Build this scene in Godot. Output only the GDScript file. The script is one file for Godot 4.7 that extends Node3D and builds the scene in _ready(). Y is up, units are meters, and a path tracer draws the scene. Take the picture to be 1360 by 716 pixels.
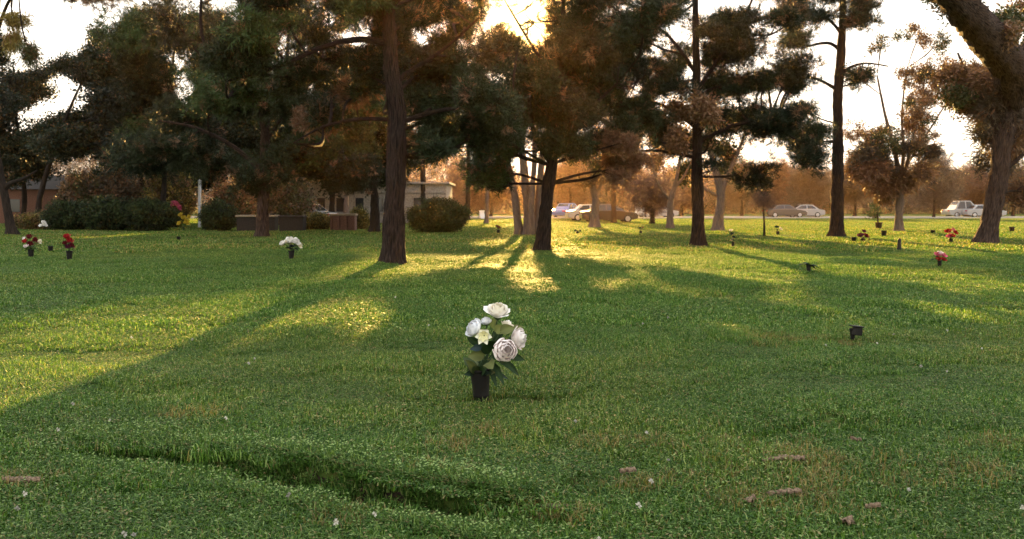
extends Node3D

const EYE := 1.25          # height of the lens above the lawn
const F := 1130.0          # focal length in survey units
const SUN := Vector3(0.0215, 0.2112, -0.9772)   # towards the sun

var M := {}                # materials
var CL := {}               # leaf cluster meshes
var used := {}
var n_low := FastNoiseLite.new()
var n_mid := FastNoiseLite.new()
var n_fine := FastNoiseLite.new()
var R := RandomNumberGenerator.new()
var furrow: Array = []
# places on the lawn that the sun reaches between the crowns: x, z, half width, half length
var GAPS := [[-3.55, -8.0, .6, 2.3], [-2.2, -9.4, .55, 1.2], [-1.7, -19.5, 1.3, 2.2], [.3, -19.0, .7, 4.0], [3.2, -21.0, 1.5, 2.6], [4.9, -19.0, 1.5, 2.0], [5.7, -10.0, .8, .6], [6.5, -16.3, 1.6, .5]]


func _ready() -> void:
	R.seed = 7
	n_low.seed = 3; n_low.frequency = 0.16; n_low.fractal_octaves = 2
	n_mid.seed = 5; n_mid.frequency = 0.9; n_mid.fractal_octaves = 2
	n_fine.seed = 9; n_fine.frequency = 3.0; n_fine.fractal_octaves = 2
	stage()
	print("stage")
	materials()
	clusters()
	for p in [[60, 592], [200, 605], [330, 628], [440, 648], [540, 664], [620, 674], [690, 690]]:
		var d: float = EYE * F / (p[1] - 274.0)
		furrow.append(Vector2((p[0] - 680.0) / F * d, -d))
	ground()
	print("ground")
	far_things()
	print("far")
	trees()
	print("trees")
	left_side()
	grass()
	print("grass")
	bouquet()
	small_vases()
	litter()
	print("done")


# ------------------------------------------------------------------ camera, sky, sun
func stage() -> void:
	var cam := Camera3D.new()
	cam.name = "camera"
	add_child(cam)
	cam.position = Vector3(0, EYE, 0)
	var lens := CameraAttributesPhysical.new()
	lens.frustum_focal_length = 37.9
	lens.frustum_near = 0.1
	lens.frustum_far = 1500.0
	lens.frustum_focus_distance = 5.2
	lens.exposure_aperture = 8.0
	cam.attributes = lens
	cam.projection = Camera3D.PROJECTION_FRUSTUM
	cam.near = 0.1
	cam.far = 1500.0
	cam.size = 716.0 / F * 0.1
	cam.frustum_offset = Vector2(0, (274.0 - 358.0) / F * 0.1)
	cam.current = true

	var e := Environment.new()
	e.tonemap_mode = Environment.TONE_MAPPER_LINEAR
	e.tonemap_exposure = 6.8
	e.background_mode = Environment.BG_SKY
	var sm := ProceduralSkyMaterial.new()
	sm.sky_top_color = Color(0.80, 0.81, 0.82)
	sm.sky_horizon_color = Color(0.98, 0.92, 0.82)
	sm.sky_curve = 0.22
	sm.sky_energy_multiplier = 0.67
	sm.ground_bottom_color = Color(0.2, 0.22, 0.14)
	sm.ground_horizon_color = Color(0.5, 0.46, 0.36)
	sm.sun_angle_max = 9.0
	sm.sun_curve = 0.25
	var sky := Sky.new()
	sky.sky_material = sm
	e.sky = sky
	e.volumetric_fog_enabled = true
	e.volumetric_fog_density = 0.00014
	e.volumetric_fog_albedo = Color(1.0, 0.80, 0.58)
	e.volumetric_fog_anisotropy = 0.82
	e.sdfgi_enabled = true
	e.ssao_enabled = true
	e.ssil_enabled = true
	var we := WorldEnvironment.new()
	we.name = "world_environment"
	we.environment = e
	add_child(we)

	var sun := DirectionalLight3D.new()
	sun.name = "sun"
	sun.light_color = Color(1.0, 0.79, 0.44)
	sun.light_energy = 1.6
	sun.light_angular_distance = 0.6
	sun.shadow_enabled = true
	add_child(sun)
	sun.look_at_from_position(SUN * 50.0, Vector3.ZERO, Vector3.UP)


# ------------------------------------------------------------------ helpers
func at(x: float, y: float, d: float) -> Vector3:   # a point d metres ahead, x and y being survey units from the top left
	return Vector3((x - 680.0) / F * d, EYE + (274.0 - y) / F * d, -d)


func on_lawn(x: float, d: float) -> Vector3:
	var p := Vector3((x - 680.0) / F * d, 0, -d)
	p.y = height(p.x, p.z)
	return p


func numbered(called: String) -> String:
	used[called] = used.get(called, -1) + 1
	return called if used[called] == 0 else "%s_%03d" % [called, used[called]]


func tag(o: Node, label: String, category: String, group := "", kind := "") -> void:
	if label: o.set_meta("label", label)
	if category: o.set_meta("category", category)
	if group: o.set_meta("group", group)
	if kind: o.set_meta("kind", kind)


func thing(called: String, label: String, category: String, where: Vector3, turn := 0.0, group := "") -> Node3D:
	var o := Node3D.new()
	o.name = numbered(called)
	add_child(o)
	o.position = where
	o.rotation.y = turn
	tag(o, label, category, group)
	return o


class Buf:
	var v := PackedVector3Array()
	var n := PackedVector3Array()
	var uv := PackedVector2Array()
	var c := PackedColorArray()
	var i := PackedInt32Array()
	func p(a: Vector3, t := Vector2.ZERO, col := Color.WHITE) -> int:
		v.append(a); uv.append(t); c.append(col)
		return v.size() - 1
	func tri(a: int, b: int, d: int) -> void:
		i.append(a); i.append(b); i.append(d)
	func quad(a: int, b: int, d: int, e: int) -> void:
		tri(a, b, d); tri(a, d, e)


func build(b: Buf, called: String, mat: Material, parent: Node = self, smooth := true, colors := false) -> MeshInstance3D:
	var o := MeshInstance3D.new()
	o.name = called if parent != self else numbered(called)
	o.mesh = as_mesh(b, smooth, colors)
	o.mesh.surface_set_material(0, mat)
	parent.add_child(o, true)
	return o


func as_mesh(b: Buf, smooth := true, colors := false) -> ArrayMesh:
	var a := []
	a.resize(Mesh.ARRAY_MAX)
	a[Mesh.ARRAY_VERTEX] = b.v
	a[Mesh.ARRAY_TEX_UV] = b.uv
	if colors: a[Mesh.ARRAY_COLOR] = b.c
	a[Mesh.ARRAY_INDEX] = b.i
	if smooth:
		var nn := PackedVector3Array()
		nn.resize(b.v.size())
		for k in range(0, b.i.size(), 3):
			var p := b.i[k]; var q := b.i[k + 1]; var r := b.i[k + 2]
			var f := (b.v[r] - b.v[p]).cross(b.v[q] - b.v[p])
			nn[p] += f; nn[q] += f; nn[r] += f
		for k in nn.size(): nn[k] = nn[k].normalized() if nn[k].length_squared() > 0.0 else Vector3.UP
		a[Mesh.ARRAY_NORMAL] = nn
	var m := ArrayMesh.new()
	m.add_surface_from_arrays(Mesh.PRIMITIVE_TRIANGLES, a)
	return m


func curve(pts: Array, step: float) -> Array:     # Catmull-Rom through [position, radius] pairs
	var out := []
	for k in pts.size() - 1:
		var a = pts[max(k - 1, 0)]; var b = pts[k]; var c = pts[k + 1]; var d = pts[min(k + 2, pts.size() - 1)]
		var count: int = max(1, int(ceil(b[0].distance_to(c[0]) / step)))
		for j in count:
			var t := float(j) / count
			out.append([b[0].cubic_interpolate(c[0], a[0], d[0], t), lerpf(b[1], c[1], t)])
	out.append(pts[-1])
	return out


func tube(b: Buf, path: Array, sides: int, rough := 0.0, roots := 0.0, v_scale := 1.0) -> void:
	var side := Vector3.RIGHT
	var first := b.v.size()
	var run := 0.0
	for k in path.size():
		var p: Vector3 = path[k][0]
		var dir: Vector3 = (path[min(k + 1, path.size() - 1)][0] - path[max(k - 1, 0)][0]).normalized()
		side = (side - dir * side.dot(dir)).normalized() if absf(side.dot(dir)) < 0.98 else dir.cross(Vector3(0.3, 0.5, 0.8)).normalized()
		var up := dir.cross(side)
		if k: run += p.distance_to(path[k - 1][0])
		for s in sides + 1:
			var a := TAU * s / sides
			var out := side * cos(a) + up * sin(a)
			var r: float = path[k][1]
			if rough > 0.0:
				var q := p * 2.2 + out * 3.0
				r *= 1.0 + rough * n_mid.get_noise_3d(q.x * 2.0, q.y * 0.7, q.z * 2.0)
			if roots > 0.0: r *= 1.0 + roots * exp(-maxf(p.y, 0.0) / .16) * (.45 + .55 * sin(a * 5.0 + path[0][1] * 60.0))
			b.p(p + out * r, Vector2(float(s) / sides * ceilf(path[0][1] * 6.0 + 1.0), run * v_scale))
	for k in path.size() - 1:
		for s in sides:
			var q := first + k * (sides + 1) + s
			b.quad(q, q + sides + 1, q + sides + 2, q + 1)
	var tip := b.p(path[-1][0])
	for s in sides:
		var q := first + (path.size() - 1) * (sides + 1) + s
		b.tri(q, tip, q + 1)


func lathe(b: Buf, profile: Array, sides: int, xf := Transform3D(), wob := 0.0) -> void:
	var first := b.v.size()
	for k in profile.size():
		for s in sides + 1:
			var a := TAU * s / sides
			var r: float = profile[k][0] * (1.0 + wob * sin(a * 3.0 + k))
			b.p(xf * Vector3(cos(a) * r, profile[k][1], sin(a) * r), Vector2(float(s) / sides, float(k) / profile.size()))
	for k in profile.size() - 1:
		for s in sides:
			var q := first + k * (sides + 1) + s
			b.quad(q, q + 1, q + sides + 2, q + sides + 1)


func box(b: Buf, mid: Vector3, size: Vector3, bevel := 0.01, xf := Transform3D()) -> void:
	var h := size * 0.5
	var e: float = min(bevel, min(h.x, min(h.y, h.z)) * 0.6)
	var ring := func(y: float, inset: float) -> Array:
		var o := []
		var x := h.x - inset
		var z := h.z - inset
		for c in [[-x + e, -z], [x - e, -z], [x, -z + e], [x, z - e], [x - e, z], [-x + e, z], [-x, z - e], [-x, -z + e]]:
			o.append(b.p(xf * (mid + Vector3(c[0], y, c[1]))))
		return o
	var rings := [ring.call(-h.y, e), ring.call(-h.y + e, 0.0), ring.call(h.y - e, 0.0), ring.call(h.y, e)]
	for k in 3:
		for s in 8:
			b.quad(rings[k][s], rings[k][(s + 1) % 8], rings[k + 1][(s + 1) % 8], rings[k + 1][s])
	for s in range(1, 7):
		b.tri(rings[3][0], rings[3][s], rings[3][s + 1])
		b.tri(rings[0][0], rings[0][s + 1], rings[0][s])


# ------------------------------------------------------------------ materials
func srgb(r: float, g: float, b: float) -> Color:
	return Color(r, g, b).linear_to_srgb()


func plain(r: float, g: float, b: float, rough := 0.8, spec := 0.4) -> StandardMaterial3D:
	var m := StandardMaterial3D.new()
	m.albedo_color = srgb(r, g, b)
	m.roughness = rough
	m.metallic_specular = spec
	return m


func noise_tex(size: int, freq: float, stops: Array, kind := FastNoiseLite.TYPE_SIMPLEX_SMOOTH, oct := 5, seed_ := 1, ridged := false) -> NoiseTexture2D:
	var n := FastNoiseLite.new()
	n.noise_type = kind
	n.frequency = freq
	n.seed = seed_
	n.fractal_octaves = oct
	if ridged: n.fractal_type = FastNoiseLite.FRACTAL_RIDGED
	var t := NoiseTexture2D.new()
	t.width = size
	t.height = size
	t.seamless = true
	t.noise = n
	if stops:
		var g := Gradient.new()
		g.offsets = PackedFloat32Array(stops.map(func(s): return s[0]))
		g.colors = PackedColorArray(stops.map(func(s): return srgb(s[1], s[2], s[3])))
		t.color_ramp = g
	return t


func bark(dark: Array, light: Array, seed_: int, relief: float) -> StandardMaterial3D:
	var m := StandardMaterial3D.new()
	m.albedo_texture = noise_tex(512, 0.012, [[0.15, dark[0], dark[1], dark[2]], [0.55, (dark[0] + light[0]) * .5, (dark[1] + light[1]) * .5, (dark[2] + light[2]) * .5], [0.9, light[0], light[1], light[2]]], FastNoiseLite.TYPE_SIMPLEX_SMOOTH, 5, seed_, true)
	m.heightmap_enabled = true
	m.heightmap_texture = noise_tex(512, 0.012, [], FastNoiseLite.TYPE_SIMPLEX_SMOOTH, 5, seed_, true)
	m.heightmap_scale = relief
	m.uv1_scale = Vector3(1.4, 0.26, 1)
	m.roughness = 0.95
	m.metallic_specular = 0.25
	return m


func leafy(backlight: Color) -> StandardMaterial3D:
	var m := StandardMaterial3D.new()
	m.vertex_color_use_as_albedo = true
	m.roughness = 0.6
	m.metallic_specular = 0.3
	m.backlight_enabled = true
	m.backlight = backlight
	m.cull_mode = BaseMaterial3D.CULL_DISABLED
	return m


func materials() -> void:
	var g := StandardMaterial3D.new()
	g.albedo_texture = noise_tex(1024, 0.02, [[0.2, .030, .055, .012], [0.45, .050, .085, .018], [0.62, .075, .095, .024], [0.85, .11, .095, .035]], FastNoiseLite.TYPE_SIMPLEX_SMOOTH, 6, 11)
	g.uv1_scale = Vector3(.31, .31, 1)
	g.heightmap_enabled = true
	g.heightmap_texture = noise_tex(512, 0.05, [], FastNoiseLite.TYPE_SIMPLEX_SMOOTH, 5, 21)
	g.heightmap_scale = 3.0
	g.roughness = 1.0
	g.metallic_specular = 0.15
	M.ground = g
	var soil_shade := plain(1, 1, 1, 1.0, .2)  # earth tone with the shade of the furrow painted in
	soil_shade.albedo_texture = noise_tex(256, 0.04, [[.2, .018, .014, .010], [.9, .055, .043, .028]], FastNoiseLite.TYPE_SIMPLEX_SMOOTH, 5, 61)
	soil_shade.uv1_triplanar = true
	soil_shade.uv1_scale = Vector3(4, 4, 4)
	M.soil_shade = soil_shade
	M.grass = leafy(Color(.84, .88, .42))
	M.grass.roughness = 0.55
	M.leaf = leafy(Color(.45, .48, .25))
	M.needle = leafy(Color(.25, .26, .16))
	M.twig = leafy(Color(.02, .02, .02))
	M.petal = leafy(Color(.5, .47, .45))
	M.petal.roughness = 0.75
	M.bark_pine = bark([.008, .006, .005], [.058, .038, .030], 31, 7.0)
	M.bark_pale = bark([.085, .060, .047], [.21, .155, .122], 32, 3.0)
	M.bark_dark = bark([.010, .008, .007], [.050, .038, .031], 33, 4.0)
	M.bark_gum = bark([.018, .012, .010], [.115, .078, .063], 34, 7.0)
	M.stem = plain(.03, .06, .02, .6)
	M.bronze = plain(.006, .0055, .0055, .5, .35)
	var stone := plain(1, 1, 1, .9)
	stone.albedo_texture = noise_tex(512, 0.02, [[.2, .20, .185, .165], [.6, .28, .26, .235], [.9, .36, .34, .30]], FastNoiseLite.TYPE_SIMPLEX_SMOOTH, 6, 41)
	stone.uv1_triplanar = true
	stone.uv1_scale = Vector3(.7, .7, .7)
	M.stone = stone
	var dstone := plain(.55, .5, .46, .85)
	dstone.albedo_texture = stone.albedo_texture
	dstone.uv1_triplanar = true
	M.dark_stone = dstone
	dstone.albedo_color = srgb(.09, .075, .068)
	var tan_ := plain(.9, .75, .55, .85)
	tan_.albedo_texture = stone.albedo_texture
	tan_.uv1_triplanar = true
	M.sand_stone = tan_
	var brick := plain(1, 1, 1, .9)
	brick.albedo_texture = noise_tex(512, 0.03, [[.2, .085, .038, .026], [.6, .135, .066, .046], [.9, .19, .105, .078]], FastNoiseLite.TYPE_SIMPLEX_SMOOTH, 5, 43)
	brick.uv1_triplanar = true
	M.brick = brick
	var asphalt := plain(1, 1, 1, .9)
	asphalt.albedo_texture = noise_tex(256, 0.06, [[.2, .045, .044, .042], [.9, .075, .073, .07]], FastNoiseLite.TYPE_SIMPLEX_SMOOTH, 4, 44)
	asphalt.uv1_triplanar = true
	M.asphalt = asphalt
	M.kerb = plain(.42, .39, .34, .9)
	M.glass = plain(.02, .025, .03, .08, .5)
	M.tyre = plain(.018, .018, .018, .85)
	M.rim = plain(.42, .42, .43, .35)
	M.rim.metallic = 0.8
	M.lamp_glass = plain(.6, .6, .58, .15)
	M.tail_glass = plain(.35, .02, .015, .2)
	M.post = plain(.5, .52, .55, .5)
	M.white_board = plain(.74, .70, .68, .7)
	var drybark := plain(1, 1, 1, .9)
	drybark.albedo_texture = noise_tex(256, 0.03, [[.2, .045, .030, .019], [.5, .13, .085, .052], [.85, .29, .21, .14]], FastNoiseLite.TYPE_SIMPLEX_SMOOTH, 5, 51)
	drybark.uv1_triplanar = true
	drybark.uv1_scale = Vector3(9, 9, 9)
	M.dry_bark = drybark


# ------------------------------------------------------------------ leaf clusters
func rnd_dir() -> Vector3:
	var z := R.randf_range(-1, 1)
	var a := R.randf() * TAU
	var r := sqrt(1 - z * z)
	return Vector3(r * cos(a), z, r * sin(a))


func blade(b: Buf, p: Vector3, dir: Vector3, side: Vector3, w: float, col: Color) -> void:    # a narrow leaf, widest a third up
	var m := p + dir * 0.4
	var a := b.p(p, Vector2.ZERO, col); var q := b.p(m + side * w, Vector2.ZERO, col)
	var t := b.p(p + dir, Vector2.ZERO, col); var s := b.p(m - side * w, Vector2.ZERO, col)
	b.quad(a, q, t, s)


func clusters() -> void:
	var b := Buf.new()            # pine: tufts of needles along short shoots
	for shoot in 5:
		var axis := (rnd_dir() + Vector3(0, .5, 0)).normalized()
		var root := rnd_dir() * .05
		for k in 13:
			var p := root + axis * (.05 + .16 * k / 13.0)
			var d := (rnd_dir() + axis * .9).normalized() * R.randf_range(.09, .17)
			var s := d.cross(rnd_dir()).normalized()
			var v := R.randf_range(.7, 1.3)
			blade(b, p, d, s, .0075, Color(v, v, v))
		var side := axis.cross(rnd_dir()).normalized()
		blade(b, root, axis * .26, side, .008, Color(.8, .55, .4))
	CL.pine = as_mesh(b, false, true)
	b = Buf.new()                 # broad leaves
	for k in 34:
		var p := rnd_dir() * pow(R.randf(), .5) * .24
		var d := (rnd_dir() + Vector3(0, -.3, 0)).normalized() * R.randf_range(.07, .12)
		var v := R.randf_range(.65, 1.35)
		blade(b, p, d, d.cross(rnd_dir()).normalized(), R.randf_range(.017, .028), Color(v, v, v * .9))
	for k in 5:
		var d := rnd_dir()
		blade(b, -d * .1, d * .3, d.cross(rnd_dir()).normalized(), .006, Color(.9, .6, .5))
	CL.leaf = as_mesh(b, false, true)
	b = Buf.new()                 # bare twigs
	for k in 9:
		var d := (rnd_dir() + Vector3(0, .7, 0)).normalized()
		var l := R.randf_range(.35, .7)
		var s := d.cross(rnd_dir()).normalized()
		var v := R.randf_range(.7, 1.25)
		blade(b, Vector3.ZERO, d * l, s, .010, Color(v, v, v))
		for j in 4:
			var d2 := (d + rnd_dir() * .9).normalized()
			blade(b, d * l * R.randf_range(.25, .8), d2 * l * R.randf_range(.3, .6), d2.cross(rnd_dir()).normalized(), .007, Color(v, v, v))
	CL.twig = as_mesh(b, false, true)
	b = Buf.new()                 # drooping strands of narrow leaves
	for k in 9:
		var p := rnd_dir() * .16
		for j in 6:
			var d := (Vector3(0, -1, 0) + rnd_dir() * .45).normalized() * R.randf_range(.12, .22)
			var v := R.randf_range(.65, 1.35)
			blade(b, p, d, d.cross(rnd_dir()).normalized(), R.randf_range(.010, .018), Color(v, v * .95, v * .9))
			p += Vector3(R.randf_range(-.02, .02), -.075, R.randf_range(-.02, .02))
	CL.droop = as_mesh(b, false, true)
	CL.pine.surface_set_material(0, M.needle)
	CL.leaf.surface_set_material(0, M.leaf)
	CL.twig.surface_set_material(0, M.twig)
	CL.droop.surface_set_material(0, M.leaf)


func sunny(p: Vector3) -> bool:     # a gap between the crowns through which the sun reaches the lawn
	var g := p - SUN * (p.y / SUN.y)
	for q in GAPS:
		var wob := 1.0 + .5 * n_mid.get_noise_2d(p.x * 1.3, p.y * 1.3)
		if Vector2((g.x - q[0]) / (q[2] + .35), (g.z - q[1]) / (q[3] + .8)).length() < wob: return true
	var c := p - Vector3(0, EYE, 0)
	return (c - SUN * c.dot(SUN)).length() < .12 + .023 * c.length() + .2 * n_mid.get_noise_2d(p.x * 2.0, p.y * 2.0)


func scatter(parent: Node3D, called: String, kind: String, spots: Array) -> MultiMeshInstance3D:     # spots: [position, basis, colour]
	var mm := MultiMesh.new()
	mm.transform_format = MultiMesh.TRANSFORM_3D
	mm.use_colors = true
	mm.mesh = CL[kind]
	mm.instance_count = spots.size()
	var off := parent.position
	for k in spots.size():
		mm.set_instance_transform(k, Transform3D(spots[k][1], spots[k][0] - off))
		mm.set_instance_color(k, spots[k][2])
	var o := MultiMeshInstance3D.new()
	o.name = called
	o.multimesh = mm
	parent.add_child(o, true)
	return o


var TINT := {
	"pine": Color(.024, .036, .014), "pine_warm": Color(.044, .040, .016), "dark": Color(.016, .026, .013), "blue": Color(.019, .027, .022), "olive": Color(.060, .066, .024),
	"green": Color(.045, .075, .022), "dry": Color(.19, .11, .065), "rust": Color(.20, .105, .062), "bare": Color(.17, .10, .070), "grey": Color(.10, .080, .062), "gold": Color(.22, .17, .045), "bush": Color(.040, .060, .020)}


func spot(p: Vector3, out: Vector3, tint: String, size: float) -> Array:
	var y := (out + rnd_dir() * .5).normalized()
	var x := y.cross(rnd_dir()).normalized()
	var s := size * R.randf_range(.75, 1.3)
	var v := R.randf_range(.7, 1.3)
	var c: Color = TINT[tint]
	return [p, Basis(x, y, x.cross(y)).scaled(Vector3(s, s, s)), Color(c.r * v * R.randf_range(.9, 1.12), c.g * v, c.b * v)]


# o: d distance, trunk and limbs as [x, y, width, extra distance] in survey units, blobs of foliage as [x, y, extra distance, rx, ry, count, tint, kind, size]
func tree(called: String, label: String, o: Dictionary, group := "") -> Node3D:
	var d: float = o.d
	var base := on_lawn(o.trunk[0][0], d)
	var root := thing(called, label, "tree", base, 0.0, group)
	var b := Buf.new()
	var skeleton := []
	for line in [o.trunk] + o.get("limbs", []):
		var pts := []
		for q in line:
			var dd: float = d + (q[3] if q.size() > 3 else 0.0)
			pts.append([at(q[0], q[1], dd) - base, q[2] * dd / F * .43])
		if line == o.trunk: pts[0][0] = Vector3(0, -.12, 0)
		var path := curve(pts, .14 if line == o.trunk else .22)
		for q in path:
			if line == o.trunk: q[1] *= 1.0 + .36 * exp(-maxf(q[0].y, 0.0) / (.22 + pts[0][1] * .4))
			skeleton.append(q)
		tube(b, path, 20 if line == o.trunk or pts[0][1] > .3 else 9, o.get("rough", .24) if line == o.trunk or pts[0][1] > .3 else .16, .32 if line == o.trunk else 0.0)
	var by_kind := {}
	var low := 99.0
	for q in o.get("blobs", []): low = minf(low, at(q[0], q[1], d + q[2]).y - base.y)
	for q in o.get("blobs", []):
		var dd: float = d + q[2]
		var mid := at(q[0], q[1], dd)
		var rx: float = q[3] * dd / F
		var ry: float = q[4] * dd / F
		var from = skeleton[0]
		var best := 1e9
		for s in skeleton:
			var to: Vector3 = mid - s[0] - base
			var w: float = to.length() + 1.6 * maxf(0.0, .30 * Vector2(to.x, to.z).length() - to.y) + (5.0 if s[0].y < low - .2 else 0.0)
			if w < best:
				best = w
				from = s
		var a: Vector3 = from[0]
		var e := mid - base
		var limb := curve([[a, minf(from[1] * .4, .022 + .010 * a.distance_to(e))], [a.lerp(e, .5) + Vector3(0, -.05, 0) * a.distance_to(e) + rnd_dir() * .11 * a.distance_to(e), .02 + .006 * a.distance_to(e)], [e, .014]], .3)
		tube(b, limb, 6)
		var count: int = q[5]
		var subs: int = max(3, count / int(o.get("per", 15)))
		var kind: String = q[7] if q.size() > 7 else o.get("kind", "pine")
		var size: float = q[8] if q.size() > 8 else o.get("size", 1.0)
		if not by_kind.has(kind): by_kind[kind] = []
		for s in subs:
			var u := rnd_dir() * pow(R.randf(), .4)
			var c := mid + Vector3(u.x * rx, u.y * ry, u.z * rx)
			var m: Vector3 = limb[int(limb.size() * R.randf_range(.45, .99))][0]
			tube(b, curve([[m, .018], [m.lerp(c - base, .5) + rnd_dir() * .12, .012], [c - base, .006]], .5), 4)
			var spread: float = o.get("spread", .40) * R.randf_range(.5, 1.0)
			for k in int(count / subs):
				var w := rnd_dir() * pow(R.randf(), .6)
				var along := R.randf_range(.5, 1.12)
				var p := (m + base).lerp(c, along) + Vector3(w.x * spread, w.y * spread * .6, w.z * spread) * (.45 + .6 * along)
				if sunny(p) or p.y < .25: continue
				var tint: String = q[6]
				if R.randf() < o.get("dry", .05): tint = o.get("dry_tint", "dry")
				by_kind[kind].append(spot(p, (p - c).normalized() + Vector3(0, .5, 0), tint, size))
	build(b, "trunk", M[o.get("bark", "bark_pine")], root)
	var first := true
	for kind in by_kind:
		if by_kind[kind].size():
			scatter(root, "crown" if first else "outer_foliage", kind, by_kind[kind]).set_meta("kind", "stuff")
			first = false
	R.seed = label.hash()
	return root


func blobs(list: Array, n: int, x0: float, x1: float, y0: float, y1: float, dd0: float, dd1: float, r0: float, r1: float, per: int, tints: Array, kind := "", size := 0.0) -> void:
	for k in n:
		var r := R.randf_range(r0, r1)
		var q := [R.randf_range(x0, x1), R.randf_range(y0, y1), R.randf_range(dd0, dd1), r, r * R.randf_range(.5, .8), per, tints[R.randi() % tints.size()]]
		if kind:
			q.append(kind)
			if size > 0.0: q.append(size)
		list.append(q)


func trees() -> void:
	var q := []
	# the big pine
	blobs(q, 5, 300, 420, 20, 110, -1, 3, 34, 52, 190, ["pine", "pine", "green"])
	blobs(q, 6, 430, 660, 10, 110, 1.0, 4.5, 34, 52, 120, ["pine", "pine_warm"])
	blobs(q, 6, 565, 690, 110, 205, -1, 3, 30, 46, 170, ["pine", "pine", "pine_warm"])
	blobs(q, 4, 410, 490, 90, 170, 1.0, 4, 26, 40, 90, ["pine", "dry", "pine_warm"])
	blobs(q, 8, 260, 760, -150, 0, -3, 3, 50, 80, 160, ["pine", "green"])
	blobs(q, 6, 330, 650, -20, 60, 1.2, 4, 30, 48, 90, ["pine", "dry", "green"])
	blobs(q, 20, 420, 690, -10, 125, .8, 4, 14, 26, 55, ["pine", "pine", "dark", "pine_warm"])
	tree("pine_tree", "large dark pine with thick furrowed trunk and long low limbs, nearest trunk in view", {
		"d": 18.6, "trunk": [[522, 350, 30], [523, 300, 31], [526, 230, 30], [527, 150, 27], [520, 90, 23], [516, 20, 20], [515, -60, 17], [512, -180, 10]],
		"limbs": [[[520, 60, 12], [480, 52, 10], [430, 62, 8], [370, 88, 6], [300, 108, 3]], [[526, 160, 8], [480, 158, 6], [430, 168, 4], [390, 190, 2]], [[527, 165, 9], [570, 150, 7], [620, 143, 5], [680, 148, 2]], [[525, 110, 10], [548, 92, 7], [590, 65, 5], [640, 20, 3]], [[517, 10, 10], [570, -40, 7], [640, -90, 3]], [[516, 0, 9], [450, -40, 7], [380, -80, 3]]],
		"blobs": q, "kind": "pine", "size": 1.0, "dry": .05, "per": 26, "spread": .34})
	# pine with the spreading crown
	q = []
	blobs(q, 14, 215, 480, 60, 200, -3, 3, 36, 60, 280, ["pine", "green", "pine"])
	blobs(q, 6, 240, 500, 190, 245, -3, 2, 26, 40, 150, ["pine", "dark"])
	blobs(q, 6, 180, 480, -60, 50, -3, 3, 50, 80, 190, ["pine", "green", "pine_warm"])
	tree("pine_tree", "pine with broad low crown and straight greyish trunk behind the white bouquet on the lawn", {
		"d": 35.0, "trunk": [[347, 314, 17], [349, 280, 17], [351, 235, 16], [352, 180, 13], [356, 100, 10], [360, 0, 6]],
		"limbs": [[[351, 225, 9], [380, 200, 7], [430, 170, 5], [480, 160, 2]], [[351, 230, 9], [310, 195, 7], [260, 170, 5], [210, 160, 2]], [[351, 215, 8], [400, 220, 5], [460, 215, 3]], [[352, 180, 7], [330, 120, 5], [280, 80, 3]], [[352, 190, 7], [390, 130, 5], [420, 80, 3]]],
		"blobs": q, "kind": "pine", "size": 1.25, "spread": .6, "bark": "bark_gum", "dry": .06})
	# forked dark trunk under the sun
	q = []
	blobs(q, 6, 640, 900, 60, 190, -2, 2, 34, 54, 210, ["pine", "dark"])
	blobs(q, 10, 640, 850, 90, 190, -2, 2, 34, 54, 210, ["pine", "pine_warm", "pine"])
	blobs(q, 5, 620, 690, 180, 250, -1, 2, 26, 36, 150, ["pine", "green"])
	blobs(q, 5, 700, 860, 0, 70, -2, 2, 40, 56, 170, ["pine", "pine_warm"])
	blobs(q, 4, 760, 850, 180, 225, -1, 2, 22, 32, 110, ["pine", "dry"])
	blobs(q, 6, 600, 880, -140, -20, -2, 2, 50, 70, 160, ["pine"])
	blobs(q, 22, 690, 905, -10, 115, -1, 3, 14, 26, 55, ["pine", "pine", "dark", "pine_warm"])
	for e in [[765, 132], [745, 165], [790, 150], [722, 150], [740, 120], [800, 120]]: q.append([e[0], e[1], 1.0, 26, 20, 130, "pine"])
	tree("pine_tree", "dark slender pine forking above a leaning trunk, straight below the sun", {
		"d": 23.9, "trunk": [[719, 333, 21], [724, 290, 20], [728, 250, 19], [733, 215, 18], [738, 180, 12], [745, 110, 9], [748, 20, 7], [748, -90, 4]],
		"limbs": [[[733, 218, 11], [716, 190, 9], [700, 150, 7], [680, 100, 4]], [[733, 215, 11], [752, 190, 9], [780, 150, 6], [820, 110, 3]], [[745, 110, 7], [790, 60, 5], [830, 20, 3]], [[745, 120, 7], [700, 50, 4], [670, 0, 2]]],
		"blobs": q, "kind": "pine", "size": 1.05, "spread": .40, "per": 24, "dry": .05})
	# thick pale multi-stemmed trunk
	q = []
	blobs(q, 8, 620, 740, 60, 200, -2, 3, 36, 50, 170, ["pine", "pine_warm", "dry"])
	tree("stone_pine_tree", "pale thick tree trunk of fused stems just behind the forked dark pine", {
		"d": 37.0, "trunk": [[701, 312, 17], [701, 290, 12], [699, 260, 11], [696, 225, 12], [690, 180, 9], [676, 110, 6]],
		"limbs": [[[689, 314, 17], [687, 290, 12], [682, 250, 11], [672, 210, 10], [656, 160, 6]], [[713, 314, 16, -.2], [714, 290, 11, -.2], [717, 245, 10], [721, 205, 10], [732, 150, 6]], [[705, 313, 14, -.4], [706, 270, 10, -.4], [709, 225, 8], [711, 170, 6]]],
		"blobs": q, "kind": "pine", "size": 1.25, "spread": .6, "bark": "bark_pale"})
	# straight dark trunk at the right of the middle
	q = []
	blobs(q, 13, 790, 1070, 60, 200, .6, 4, 32, 52, 170, ["pine", "pine", "pine_warm"])
	blobs(q, 7, 940, 1080, 150, 230, -2, 2, 26, 40, 190, ["pine", "dark"])
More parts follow.
